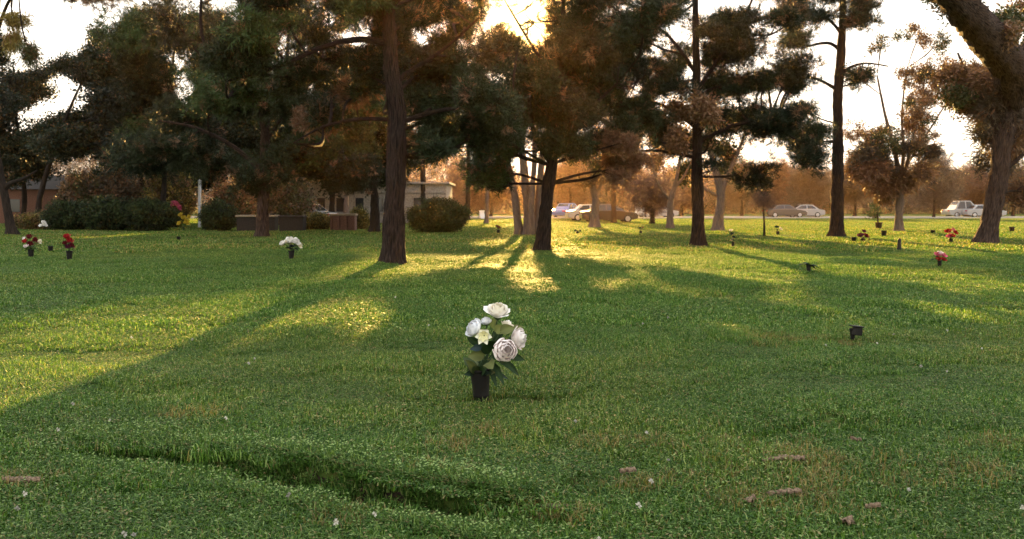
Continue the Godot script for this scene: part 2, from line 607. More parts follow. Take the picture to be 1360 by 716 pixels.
	blobs(q, 5, 880, 960, 130, 190, -2.2, -1, 16, 26, 60, ["dry", "rust"], "leaf", 1.1)
	blobs(q, 5, 960, 1070, 0, 60, -2, 2, 26, 40, 90, ["pine", "pine_warm"])
	blobs(q, 4, 790, 860, 0, 60, -2, 2, 28, 40, 110, ["pine", "pine_warm"])
	blobs(q, 5, 800, 1080, -140, -30, -2, 2, 50, 70, 150, ["pine"])
	blobs(q, 18, 800, 1075, -5, 130, .5, 4, 13, 24, 50, ["pine", "pine", "olive", "dark"])
	tree("pine_tree", "straight dark pine trunk with dense crown reaching down over the sunlit lawn", {
		"d": 27.0, "trunk": [[928, 326, 20], [927, 290, 18], [926, 240, 17], [926, 180, 14], [925, 100, 12], [924, 30, 10], [922, -100, 6]],
		"limbs": [[[926, 120, 7], [960, 70, 6], [990, 20, 4], [1010, -30, 3]], [[926, 100, 7], [890, 50, 5], [850, 20, 3]], [[926, 190, 7], [980, 165, 6], [1030, 170, 4], [1075, 200, 2]], [[926, 170, 7], [880, 140, 5], [830, 130, 3]], [[926, 210, 6], [870, 200, 4], [820, 205, 2]]],
		"blobs": q, "kind": "pine", "size": 1.05, "spread": .38, "per": 24, "dry": .07, "dry_tint": "dry"})
	# the pale forked one beside it
	q = []
	blobs(q, 5, 930, 1010, 150, 215, -2, 2, 22, 32, 80, ["dry", "olive"])
	tree("gum_tree", "pale smooth trunk forking low, just to the right of the straight dark pine", {
		"d": 42.8, "trunk": [[953, 307, 15], [955, 285, 14], [957, 255, 12], [950, 225, 9], [940, 190, 6]],
		"limbs": [[[957, 255, 10], [970, 225, 7], [985, 190, 5], [995, 160, 3]], [[956, 262, 6], [935, 250, 4], [925, 235, 3]]],
		"blobs": q, "kind": "leaf", "size": 1.6, "spread": .7, "bark": "bark_pale"})
	# the tall bare-stemmed pine
	q = []
	blobs(q, 5, 1040, 1100, -10, 60, -2, 2, 16, 28, 60, ["pine", "olive"])
	blobs(q, 5, 1090, 1180, -20, 40, -2, 2, 14, 24, 55, ["pine", "pine_warm"])
	blobs(q, 4, 1040, 1095, 130, 190, -1, 1, 12, 22, 50, ["pine", "olive"])
	blobs(q, 6, 1020, 1200, -120, -20, -2, 2, 30, 50, 90, ["pine"])
	blobs(q, 2, 1125, 1150, 90, 110, -1, 1, 10, 16, 40, ["pine"])
	tree("pine_tree", "tall straight pine with bare reddish stem and sparse high branches against the white sky", {
		"d": 34.5, "trunk": [[1111, 315, 19], [1112, 270, 18], [1113, 200, 16], [1113, 130, 14], [1117, 70, 13], [1119, 30, 10], [1120, -40, 8], [1121, -120, 4]],
		"limbs": [[[1113, 120, 7], [1100, 112, 5], [1085, 105, 4], [1060, 98, 2]], [[1117, 68, 6], [1104, 58, 5], [1088, 58, 4], [1065, 64, 2]], [[1117, 100, 6], [1128, 90, 5], [1150, 84, 3], [1180, 88, 2]], [[1118, 45, 6], [1100, 25, 4], [1075, 15, 3]], [[1119, 40, 6], [1140, 20, 4], [1170, 5, 3]]],
		"per": 8, "blobs": q, "kind": "pine", "size": 1.15, "spread": .5, "dry": .08})
	# shaggy gum with hanging foliage
	q = []
	blobs(q, 11, 1145, 1192, 190, 255, -1, 1.5, 12, 20, 90, ["dry", "rust", "grey"], "droop", 1.35)
	blobs(q, 16, 1140, 1255, 90, 195, -2, 2, 16, 34, 34, ["dry", "rust", "olive"], "leaf", 1.1)
	blobs(q, 7, 1130, 1280, 30, 120, -2, 2, 18, 36, 28, ["olive", "dry", "pine_warm"], "leaf", 1.1)
	blobs(q, 4, 1200, 1240, 190, 240, -1, 1, 10, 16, 40, ["dry", "grey"], "droop", 1.2)
	tree("gum_tree", "gum tree with spreading upright stems and shaggy rust-brown hanging foliage", {
		"d": 41.5, "trunk": [[1194, 308, 12], [1194, 285, 11], [1196, 260, 11], [1195, 235, 9], [1188, 200, 6], [1175, 150, 4], [1165, 100, 2]],
		"limbs": [[[1196, 255, 8], [1204, 220, 6], [1214, 180, 4], [1225, 130, 2]], [[1195, 240, 7], [1180, 215, 6], [1165, 200, 4], [1150, 196, 2]], [[1196, 245, 6], [1200, 200, 5], [1198, 150, 3], [1205, 90, 2]], [[1204, 220, 4], [1230, 180, 3], [1255, 140, 2]]],
		"per": 8, "blobs": q, "spread": .5, "bark": "bark_pale", "kind": "leaf"})
	# leaning pale tree with the heavy limb
	q = []
	blobs(q, 9, 1285, 1350, 80, 165, 0, 3, 20, 32, 110, ["grey", "grey", "dry"], "droop", 1.1)
	blobs(q, 5, 1250, 1320, 60, 160, -1, 2, 14, 24, 36, ["dry", "olive"], "leaf", 1.2)
	blobs(q, 5, 1310, 1365, 170, 260, 0, 2, 16, 26, 60, ["dry", "gold", "grey"], "droop", 1.1)
	blobs(q, 4, 1320, 1380, 0, 60, -5, -2, 18, 30, 60, ["dry", "olive"], "leaf", 1.2)
	blobs(q, 5, 1200, 1300, -60, 10, -7, -4, 20, 30, 60, ["olive", "dry"], "leaf", 1.1)
	blobs(q, 4, 1360, 1420, -20, 180, 0, 3, 30, 50, 100, ["olive", "dry"], "leaf", 1.3)
	tree("gum_tree", "leaning brown-barked tree at the frame's edge with one heavy limb bending back over the lawn", {
		"d": 28.8, "trunk": [[1308, 323, 26], [1316, 290, 25], [1325, 250, 25], [1331, 200, 27], [1340, 150, 32], [1354, 112, 40], [1372, 70, 36], [1390, 0, 26], [1400, -80, 12]],
		"limbs": [[[1350, 125, 50, -.3], [1342, 92, 52, -1.5], [1318, 58, 52, -3.5], [1288, 22, 50, -5.5], [1258, -12, 44, -7], [1215, -50, 34, -8], [1160, -90, 18, -9]], [[1330, 205, 12], [1350, 180, 9], [1372, 150, 7]], [[1334, 190, 9], [1312, 150, 7], [1290, 110, 5], [1272, 70, 3]], [[1326, 232, 8], [1348, 215, 6], [1370, 195, 5]]],
		"per": 8, "blobs": q, "spread": .45, "bark": "bark_gum", "rough": .30, "kind": "leaf"})


func far_things() -> void:
	# the road beyond the lawn
	var b := Buf.new()
	for q in [[-130.0, -86.0], [150.0, -86.0], [150.0, -92.5], [-130.0, -92.5]]: b.p(Vector3(q[0], .012, q[1]))
	b.quad(0, 3, 2, 1)
	build(b, "road", M.asphalt).set_meta("kind", "structure")
	for z in [-85.9, -92.6]:
		var k := Buf.new()
		var x := -130.0
		while x < 150.0:
			box(k, Vector3(x + 1.5, .06, z), Vector3(2.985, .2, .22), .015)
			x += 3.0
		build(k, "kerb", M.kerb, self, false).set_meta("kind", "structure")
	# the wood that closes the view
	var spots := []
	for k in 11000:
		var x := R.randf_range(-150, 150)
		var top := (6.3 if x > -8.0 else 11.0) + 2.2 * n_low.get_noise_2d(x * .5, 3.0) + 1.5 * n_low.get_noise_2d(x * 2.0, 9.0)
		var y := R.randf() * top
		spots.append(spot(Vector3(x, y, -R.randf_range(136, 160)), Vector3.UP, ["bare", "grey", "grey", "dark", "dark"][R.randi() % 5], R.randf_range(3.0, 4.6)))
	var wood := Node3D.new()
	wood.name = "distant_wood"
	add_child(wood)
	tag(wood, "hazy brown wood closing the view beyond the road", "wood", "", "stuff")
	scatter(wood, "branches", "twig", spots).set_meta("kind", "stuff")
	# bare trees along the road: x, distance, trunk width, top, crown half width, tint, label
	for q in [
		[618, 98, 5, 222, 26, "bare", "bare brown tree beyond the round green bush"],
		[652, 102, 4, 228, 24, "bare", "bare brown tree behind the twin thin trunks"],
		[757, 99, 5, 214, 30, "bare", "bare brown tree over the blue car"],
		[776, 112, 4, 210, 26, "dry", "rusty bare tree between the blue car and the dark sedan"],
		[866, 59, 7, 232, 30, "bare", "small bare tree with dark short trunk beside the notice board"],
		[905, 104, 5, 222, 30, "bare", "bare brown tree behind the straight dark pine"],
		[985, 100, 5, 214, 32, "grey", "greyish bare tree past the pale forked trunk"],
		[1030, 106, 5, 218, 30, "bare", "bare brown tree under the drooping pine crown"],
		[1075, 97, 5, 222, 28, "grey", "bare grey tree next to the tall straight pine"],
		[1135, 104, 5, 214, 30, "grey", "dull grey bare tree behind the potted sapling"],
		[1240, 86, 4, 208, 42, "grey", "round-crowned bare tree standing alone beyond the shaggy gum"],
		[1292, 101, 4, 226, 26, "bare", "bare tree behind the white van"],
		[1345, 98, 5, 222, 26, "grey", "bare tree at the far right behind the leaning gum"]]:
		var d: float = q[1]
		var y0: float = 274.0 + EYE * F / d
		var r: float = q[4]
		var l := []
		for j in 9:
			var a := TAU * j / 9.0
			l.append([q[0] + cos(a) * r * .62, lerpf(y0, q[3], .62) + sin(a) * (y0 - q[3]) * .26, R.randf_range(-1.5, 1.5), r * .5, r * .42, 60, q[5], "twig", 1.25 * d / 70.0])
		l.append([q[0], lerpf(y0, q[3], .6), 0, r * .7, r * .5, 80, q[5], "twig", 1.25 * d / 70.0])
		tree("bare_tree", q[6], {"d": d, "trunk": [[q[0], y0, q[2]], [q[0] + 1, lerpf(y0, q[3], .3), q[2] * .8], [q[0] - 1, lerpf(y0, q[3], .65), q[2] * .45], [q[0], q[3] + 4, 1]], "blobs": l, "spread": 1.1, "bark": "bark_dark", "dry": 0.0}, "bare trees along the road")
	# vehicles on the road
	car("dark sedan parked behind the short pale forked tree", Color(.018, .008, .008), at(808, 300, 66), 0.06, 1.0)
	car("silver sedan parked just behind the dark sedan", Color(.28, .28, .28), at(786, 296, 72), 0.1, 1.0)
	car("blue car parked beside the road under rusty trees", Color(.06, .10, .30), at(755, 290, 90), 1.0, 1.1)
	car("white car parked between the notice board and a forked trunk", Color(.28, .28, .28), at(872, 290, 91), 0.2, 1.0)
	car("white van-like car parked by the road beyond the shaggy gum", Color(.28, .28, .28), at(1281, 289.5, 94), 0.05, 1.3)
	car("small grey car parked by the road at the right", Color(.3, .3, .31), at(1305, 289.5, 93), 0.02, 1.0)
	car("white hatchback parked left of the tall straight pine", Color(.28, .28, .28), at(1066, 289.5, 93), 3.1, 1.0)
	car("black car parked behind the thin sapling", Color(.02, .02, .02), at(1042, 289.5, 92), 0.05, 1.0)
	# notice board and folding board
	var p := at(850, 290, 84)
	p.y = 0
	var o := thing("notice_board", "pale notice board on two posts near the dark sedan", "sign", p, .1)
	var t := Buf.new()
	box(t, Vector3(0, 1.15, 0), Vector3(.95, 1.15, .05), .01)
	build(t, "panel", M.white_board, o, false)
	for s in [-1, 1]:
		t = Buf.new()
		box(t, Vector3(s * .40, .62, -.06), Vector3(.07, 1.3, .06), .01)
		build(t, "post", M.post, o, false)
	p = at(640, 290, 84)
	p.y = 0
	o = thing("folding_board", "white folding board standing on the grass beyond the round bush", "sign", p, .8)
	for s in [-1, 1]:
		t = Buf.new()
		box(t, Vector3(0, .42, 0), Vector3(.62, .9, .03), .008, Transform3D(Basis(Vector3.RIGHT, s * .26), Vector3(0, 0, -s * .16)))
		build(t, "panel", M.white_board, o, false)


func loft(b: Buf, outline: Array, slices: Array) -> void:     # a side outline [x, y] drawn out across z; slices: [z, inset, drop of the top]
	var rings := []
	var mid := Vector2.ZERO
	for q in outline: mid += Vector2(q[0], q[1]) / outline.size()
	for s in slices:
		var ring := []
		for q in outline:
			var v := Vector2(q[0], q[1])
			v += (mid - v).normalized() * s[1]
			ring.append(b.p(Vector3(v.x, v.y, s[0])))
		rings.append(ring)
	var n := outline.size()
	for k in rings.size() - 1:
		for j in n: b.quad(rings[k][j], rings[k][(j + 1) % n], rings[k + 1][(j + 1) % n], rings[k + 1][j])
	for j in range(1, n - 1):
		b.tri(rings[0][0], rings[0][j + 1], rings[0][j])
		b.tri(rings[-1][0], rings[-1][j], rings[-1][j + 1])


func car(label: String, paint: Color, where: Vector3, turn: float, tall: float) -> void:
	where.y = height(where.x, where.z) + (.012 if where.z < -85.0 else 0.0)
	var o := thing("parked_car", label, "car", where, turn, "parked cars")
	var m := plain(paint.r, paint.g, paint.b, .3, .5)
	m.clearcoat_enabled = true
	m.clearcoat = .8
	m.clearcoat_roughness = .08
	var b := Buf.new()
	loft(b, [[-2.18, .32], [-2.2, .62], [-2.12, .84], [-1.5, .93], [-.6, .95], [.75, .95], [1.5, .86], [2.05, .74], [2.2, .58], [2.16, .3], [1.75, .22], [-1.75, .22]], [[-.88, .07, 0], [-.84, .02, 0], [-.7, 0, 0], [.7, 0, 0], [.84, .02, 0], [.88, .07, 0]])
	build(b, "body", m, o, false)
	b = Buf.new()
	var h := 1.43 * tall
	var cab := [[-1.55, .92, .78], [-.95, h - .03, .60], [-.1, h, .60], [.35, h - .03, .60], [1.15, .90, .78]]
	var l := []; var r := []
	for q in cab:
		l.append(b.p(Vector3(q[0], q[1], -q[2]))); r.append(b.p(Vector3(q[0], q[1], q[2])))
	for k in 4: b.quad(l[k], l[k + 1], r[k + 1], r[k])
	for k in range(1, 4):
		b.tri(l[0], l[k + 1], l[k]); b.tri(r[0], r[k], r[k + 1])
	build(b, "roof", m, o, false)
	for s in [-1, 1]:
		for w in [[[-1.28, .97], [-.86, h - .11], [-.32, h - .09], [-.32, .97]], [[-.22, .97], [-.22, h - .09], [.28, h - .11], [.86, .97]]]:
			b = Buf.new()
			var ids := []
			for q in w:
				var z: float = lerpf(.775, .60, clampf((q[1] - .92) / (h - .95), 0, 1)) + .014
				ids.append(b.p(Vector3(q[0], q[1], s * z)))
			b.quad(ids[0], ids[1], ids[2], ids[3])
			build(b, "window", M.glass, o, false)
	for w in [[[.43, h - .08], [1.06, .96]], [[-1.46, .97], [-1.0, h - .09]]]:
		b = Buf.new()
		var f: float = .016 if w[0][0] > 0 else -.016
		var z0: float = lerpf(.70, .54, clampf((w[0][1] - .92) / (h - .95), 0, 1))
		var z1: float = lerpf(.70, .54, clampf((w[1][1] - .92) / (h - .95), 0, 1))
		b.p(Vector3(w[0][0] + f, w[0][1] + .01, -z0)); b.p(Vector3(w[0][0] + f, w[0][1] + .01, z0)); b.p(Vector3(w[1][0] + f, w[1][1] + .01, z1)); b.p(Vector3(w[1][0] + f, w[1][1] + .01, -z1))
		b.quad(0, 1, 2, 3)
		build(b, "windscreen", M.glass, o, false)
	for x in [-1.35, 1.35]:
		for s in [-1, 1]:
			b = Buf.new()
			var xf := Transform3D(Basis(Vector3.RIGHT, PI / 2), Vector3(x, .31, s * .80))
			lathe(b, [[.02, -.1], [.27, -.1], [.31, -.07], [.31, .07], [.27, .1], [.02, .1]], 18, xf)
			var wheel := build(b, "wheel", M.tyre, o)
			b = Buf.new()
			lathe(b, [[.01, s * .104], [.19, s * .112], [.2, s * .09]], 14, xf)
			build(b, "rim", M.rim, wheel)
	for s in [-1, 1]:
		b = Buf.new()
		box(b, Vector3(2.13, .66, s * .62), Vector3(.12, .12, .34), .02)
		build(b, "headlight", M.lamp_glass, o, false)
		b = Buf.new()
		box(b, Vector3(-2.14, .74, s * .62), Vector3(.10, .14, .32), .02)
		build(b, "tail_light", M.tail_glass, o, false)


func bush(called: String, label: String, x: float, d: float, w: float, h: float, count: int, tints: Array, kind := "leaf", size := 1.0, category := "bush", group := "") -> Node3D:
	var base := on_lawn(x, d)
	var o := thing(called, label, category, base, 0, group)
	var b := Buf.new()
	for k in 7:
		var e := Vector3(R.randf_range(-.35, .35) * w, h * R.randf_range(.5, .85), R.randf_range(-.3, .3) * w * .7)
		tube(b, curve([[Vector3(e.x * .15, -.1, e.z * .15), .035], [e * .5 + Vector3(0, .1, 0), .022], [e, .008]], .3), 5)
	build(b, "stem", M.bark_dark, o)
	var spots := []
	for k in count:
		var u := rnd_dir() * pow(R.randf(), .28)
		var q := Vector3(u.x * w * .5, maxf(.06, h * .5 + u.y * h * .5), u.z * minf(w * .5, 1.2))
		q *= 1.0 + .42 * n_mid.get_noise_3d(u.x * 2.0 + x, u.y * 2.0, u.z * 2.0)
		var taper := .82 + .18 * sin(PI * clampf(q.y / h, 0, 1))
		q.x *= taper
		spots.append(spot(base + q, u + Vector3(0, .4, 0), tints[R.randi() % tints.size()], size))
	scatter(o, "foliage", kind, spots).set_meta("kind", "stuff")
	return o


func block(called: String, label: String, category: String, x0: float, x1: float, d: float, h: float, deep: float, body: Material, cap: Material, pillars: int) -> void:
	var a := on_lawn(x0, d)
	var c := on_lawn(x1, d)
	var w := c.x - a.x
	var o := thing(called, label, category, Vector3((a.x + c.x) * .5, minf(a.y, c.y), -d - deep * .5))
	var b := Buf.new()
	box(b, Vector3(0, h * .44 - .05, 0), Vector3(w * .94, h * .88 + .1, deep * .84), .01)
	build(b, "base", body, o, false)
	b = Buf.new()
	box(b, Vector3(0, h * .94, 0), Vector3(w, h * .12, deep), .02)
	build(b, "cap", cap, o, false)
	for k in pillars:
		b = Buf.new()
		box(b, Vector3((float(k) / maxf(1, pillars - 1) - .5) * w * .86, h * .44 - .03, deep * .44), Vector3(.09, h * .88 + .06, .10), .012)
		build(b, "pillar", body, o, false)


func left_side() -> void:
	var q := []
	# evergreens of the left half: x, distance, trunk width, crown box, blobs, tint
	for e in [
		[30, 56, 8, 3, -40, 75, 110, 235, 9, 34, ["blue", "dark"], "leaf", "dull blue-green evergreen at the left edge, behind the leaning trunk"],
		[52, 50, 9, 3, 55, 190, 80, 235, 12, 36, ["dark", "blue"], "leaf", "dark tall evergreen with ragged top against the pale sky"],
		[150, 60, 8, 3, 110, 220, 55, 230, 10, 36, ["dark", "dark", "pine_warm"], "leaf", "blackish evergreen behind the clipped dark hedge"],
		[215, 46, 9, 3, 170, 300, 40, 215, 14, 36, ["green", "pine", "dark"], "pine", "green pine rising behind the pale upright pole"],
		[285, 58, 10, 3, 240, 345, 60, 240, 10, 36, ["dark", "pine"], "leaf", "dense dark evergreen just right of the pale upright pole"],
		[440, 60, 9, 3, 400, 520, 80, 220, 14, 36, ["dark", "pine"], "leaf", "dense dark evergreen behind the pale stone building"],
		[560, 62, 8, 3, 490, 605, 78, 195, 20, 36, ["dark", "green"], "leaf", "dark evergreen over the round green bush"],
		[185, 72, 9, 3, 130, 250, 130, 250, 12, 36, ["dark", "olive"], "leaf", "olive-dark evergreen filling the gap behind the middle hedge"],
		[335, 70, 9, 3, 270, 400, 120, 250, 13, 38, ["dark", "pine"], "leaf", "dark evergreen far behind the broad pine's trunk"],
		[620, 75, 8, 3, 570, 680, 100, 205, 11, 36, ["dark", "pine_warm"], "leaf", "far dark evergreen right of the nearest pine's limbs"]]:
		q = []
		var d: float = e[1]
		var y0: float = 274.0 + EYE * F / d
		blobs(q, e[8], e[4], e[5], e[6], e[7], -3, 3, e[9] * .75, e[9] * 1.05, 330, e[10], e[11], 1.9 if e[11] == "leaf" else 2.0)
		for k in 3: q.append([lerpf(e[4], e[5], (k + .5) / 3.0), e[6] + R.randf_range(-14, 10), 0, 16, 18, 70, e[10][0], e[11], 1.7])
		tree("evergreen_tree", e[12], {"d": d, "trunk": [[e[0], y0, e[2]], [e[0] + 2, y0 - 45, e[2] * .85], [lerpf(e[0], (e[4] + e[5]) * .5, .5), lerpf(e[6], e[7], .5), e[2] * .5], [(e[4] + e[5]) * .5, e[6], 1.5]], "blobs": q, "spread": .95, "bark": "bark_dark", "dry": .03})
	# dark trunk in front of the building
	q = []
	blobs(q, 9, 400, 520, 150, 235, -2, 2, 28, 40, 190, ["dark", "dark", "pine"], "leaf", 1.6)
	tree("evergreen_tree", "low dark evergreen with black trunk just left of the nearest pine", {"d": 41.0, "trunk": [[497, 308, 14], [498, 280, 13], [496, 250, 12], [485, 200, 7], [470, 160, 3]], "limbs": [[[496, 245, 8], [520, 210, 5], [540, 180, 3]], [[496, 240, 7], [450, 205, 5], [410, 190, 3]]], "blobs": q, "spread": .8, "bark": "bark_dark", "dry": .02})
	q = []
	blobs(q, 4, 440, 500, 100, 190, -2, 2, 24, 34, 90, ["dry", "pine_warm"], "leaf", 1.7)
	tree("gum_tree", "slim pale trunk behind the low dark evergreen", {"d": 54.0, "trunk": [[459, 300, 8], [460, 260, 7], [459, 215, 6], [465, 150, 4], [470, 90, 2]], "blobs": q, "spread": .8, "bark": "bark_pale"})
	# leaning trunk at the left edge, with a limb over the lawn
	q = []
	blobs(q, 5, -60, 30, 60, 200, -3, 3, 30, 44, 130, ["dark", "blue"], "leaf", 1.3)
	blobs(q, 3, 0, 40, 20, 90, -8, -6, 10, 18, 36, ["gold", "olive"], "droop", .9)
	blobs(q, 4, 90, 180, -14, 4, -10, -7, 18, 26, 60, ["dark", "dry"], "pine", 1.0)
	tree("leaning_tree", "leaning dark trunk at the left edge beside the hedge", {"d": 37.0, "trunk": [[17, 312, 14], [11, 285, 12], [6, 258, 11], [-2, 220, 10], [-8, 150, 8], [-4, 60, 5], [0, -20, 3]], "limbs": [[[6, 252, 8], [14, 243, 7], [30, 238, 5], [50, 226, 2]], [[-6, 120, 6], [-2, 40, 5, -4], [30, -20, 4, -8], [100, -30, 3, -9], [170, -20, 2, -9]]], "blobs": q, "spread": .5, "bark": "bark_dark"})
	# trees of the middle distance
	q = []
	blobs(q, 6, 755, 830, 185, 240, -2, 2, 16, 24, 60, ["dry", "pine_warm", "olive"], "leaf", 1.4)
	tree("gum_tree", "short pale trunk forking in front of the dark sedan", {"d": 50.0, "trunk": [[790, 302, 15], [790, 285, 12], [791, 265, 10], [786, 240, 6], [779, 205, 3]], "limbs": [[[791, 264, 6], [800, 240, 5], [812, 205, 3]], [[790, 268, 5], [780, 235, 3], [765, 200, 2]]], "blobs": q, "spread": .7, "bark": "bark_pale"})
	q = []
	blobs(q, 5, 795, 840, 150, 215, -2, 2, 18, 26, 70, ["pine", "pine_warm"], "pine", 1.8)
	tree("pine_tree", "thin dark pine stem standing just behind the dark sedan", {"d": 62.0, "trunk": [[815, 297, 8], [815, 265, 7], [814, 220, 5], [815, 150, 2]], "blobs": q, "spread": .8, "bark": "bark_dark"})
	q = []
	blobs(q, 6, 860, 935, 165, 235, -2, 2, 18, 26, 70, ["dry", "olive", "pine_warm"], "leaf", 1.4)
	tree("gum_tree", "pale trunk forking wide to the left of the straight dark pine", {"d": 47.0, "trunk": [[890, 304, 11], [890, 285, 9], [891, 265, 9], [898, 240, 6], [905, 200, 3]], "limbs": [[[891, 266, 6], [878, 250, 5], [868, 225, 3], [862, 190, 2]], [[895, 250, 5], [908, 235, 4], [920, 210, 2]]], "blobs": q, "spread": .7, "bark": "bark_pale"})
	for e in [[646, 61, 6, "thin pale trunk between the round bush and the thick pale tree"], [563, 66, 5, "thin dark trunk rising right behind the round bush"]]:
		q = []
		blobs(q, 4, e[0] - 30, e[0] + 30, 150, 225, -2, 2, 20, 28, 80, ["pine", "green"], "pine", 1.8)
		var y0: float = 274.0 + EYE * F / e[1]
		tree("slender_tree", e[3], {"d": e[1], "trunk": [[e[0], y0, e[2]], [e[0] + 1, 260, e[2] * .9], [e[0], 200, e[2] * .6], [e[0] + 3, 140, 2]], "blobs": q, "spread": .8, "bark": "bark_pale" if e[0] > 600 else "bark_dark"})
	q = []
	blobs(q, 3, 1000, 1030, 245, 275, -.5, .5, 8, 13, 34, ["grey", "bare"], "twig", .6)
	tree("sapling", "thin bare sapling standing alone left of the tall straight pine", {"d": 34.5, "trunk": [[1015, 315, 3], [1015, 295, 2.6], [1014, 270, 2], [1016, 240, 1]], "blobs": q, "spread": .4, "bark": "bark_dark", "dry": 0.0})
	q = []
	blobs(q, 4, 1158, 1176, 262, 290, -.4, .4, 6, 9, 14, ["olive", "green"], "leaf", .9)
	tree("sapling", "young leafy green sapling in front of the shaggy gum", {"d": 47.0, "trunk": [[1166, 304, 2.4], [1166, 290, 2], [1165, 275, 1.6], [1167, 258, .8]], "blobs": q, "spread": .3, "bark": "bark_dark", "dry": 0.0})
	# hedges and bushes
	bush("clipped_hedge", "dark clipped hedge, leftmost of the row under the evergreens", 92, 44.5, 2.3, 1.35, 900, ["dark", "bush"], "leaf", 1.0, "hedge", "dark hedges")
	bush("clipped_hedge", "dark clipped hedge in the middle of the row under the evergreens", 145, 44.0, 2.6, 1.5, 1000, ["dark", "bush"], "leaf", 1.0, "hedge", "dark hedges")
	bush("clipped_hedge", "dark clipped hedge left of the yellow flowers", 200, 44.0, 2.5, 1.45, 1000, ["dark", "bush"], "leaf", 1.0, "hedge", "dark hedges")
	bush("clipped_hedge", "small dark hedge at the foot of the pale upright pole", 290, 43.5, 1.7, 1.3, 700, ["dark", "bush"], "leaf", 1.0, "hedge", "dark hedges")
	bush("round_bush", "round green bush right of the nearest pine trunk", 581, 40.0, 2.75, 1.4, 1500, ["bush", "olive", "bush"], "leaf", .9)
	bush("low_shrub", "low sunlit yellow-green shrub between the dark wall and the brown stone table", 422, 44.0, 1.5, .75, 420, ["gold", "olive"], "leaf", .9)
	bush("low_shrub", "yellow-green shrub right of the brown stone table", 478, 45.0, .9, .95, 300, ["gold", "olive"], "leaf", .9)
	bush("low_shrub", "pale yellow shrub beside the leaning trunk at the left edge", 45, 45.5, 1.9, .75, 420, ["gold", "olive", "dry"], "leaf", .9)
	bush("dry_shrub", "dry brownish shrub showing above the leftmost hedge", 108, 49.0, 2.6, 3.2, 420, ["dry", "olive", "grey"], "leaf", 1.5)
	bush("dry_shrub", "tall dry brown shrub above the middle hedge", 160, 50.0, 2.4, 3.3, 420, ["dry", "grey"], "leaf", 1.5)
	bush("dry_shrub", "tawny dry shrub left of the pale upright pole", 225, 50.0, 2.8, 3.2, 420, ["dry", "gold", "olive"], "leaf", 1.5)
	bush("dry_shrub", "orange-tinged dry shrub right of the pale upright pole", 308, 50.0, 2.4, 2.6, 380, ["dry", "rust", "olive"], "leaf", 1.5)
	bush("dry_shrub", "straggly olive shrub behind the dark low wall", 385, 52.0, 3.0, 2.9, 330, ["olive", "grey", "dry"], "leaf", 1.5)
	# walls, table, pole, building
	block("low_wall", "dark low stone wall with tan flat cap behind the broad pine's trunk", "wall", 312, 366, 42.5, .82, .8, M.dark_stone, M.sand_stone, 0)
	block("low_wall", "dark low stone wall right of the broad pine's trunk", "wall", 369, 403, 42.0, .78, .8, M.dark_stone, M.dark_stone, 0)
	block("stone_table", "brown pillared stone table with pale yellowish slab", "monument", 437, 472, 43.0, .86, .7, M.brick, M.sand_stone, 4)
	var b := Buf.new()
	lathe(b, [[.085, -.1], [.085, 2.7], [.095, 2.71], [.095, 2.76], [.02, 2.8]], 14)
	var p := on_lawn(265, 49)
	var o := build(b, "upright_pole", M.post)
	o.position = p
	tag(o, "pale grey upright pole between the hedges", "pole")
	building()
	car("white car half hidden behind the dark low wall", Color(.28, .28, .28), at(400, 300, 54), 2.9, 1.0)
	posy("pink_flowers", "large pink flower heap above the hedge left of the pole", on_lawn(232, 46.5) + Vector3(0, 1.0, 0), [[-.12, .2, 0, .16, "pink"], [.1, .28, .05, .17, "pink"], [.2, .12, 0, .15, "pink"], [-.02, .38, 0, .14, "pink"]], 5)
	posy("yellow_flowers", "yellow flowers between two dark hedges below the pole", on_lawn(244, 43.0), [[-.18, .35, 0, .14, "yellow"], [.12, .4, .05, .16, "yellow"], [0, .62, 0, .15, "yellow"], [.2, .68, 0, .12, "yellow"], [-.12, .78, 0, .13, "yellow"]], 8)
	posy("white_flowers", "white flowers at the left end of the dark hedge", on_lawn(58, 43.0), [[-.1, .25, 0, .12, "white"], [.08, .3, .05, .13, "white"], [.0, .42, 0, .11, "white"]], 6)


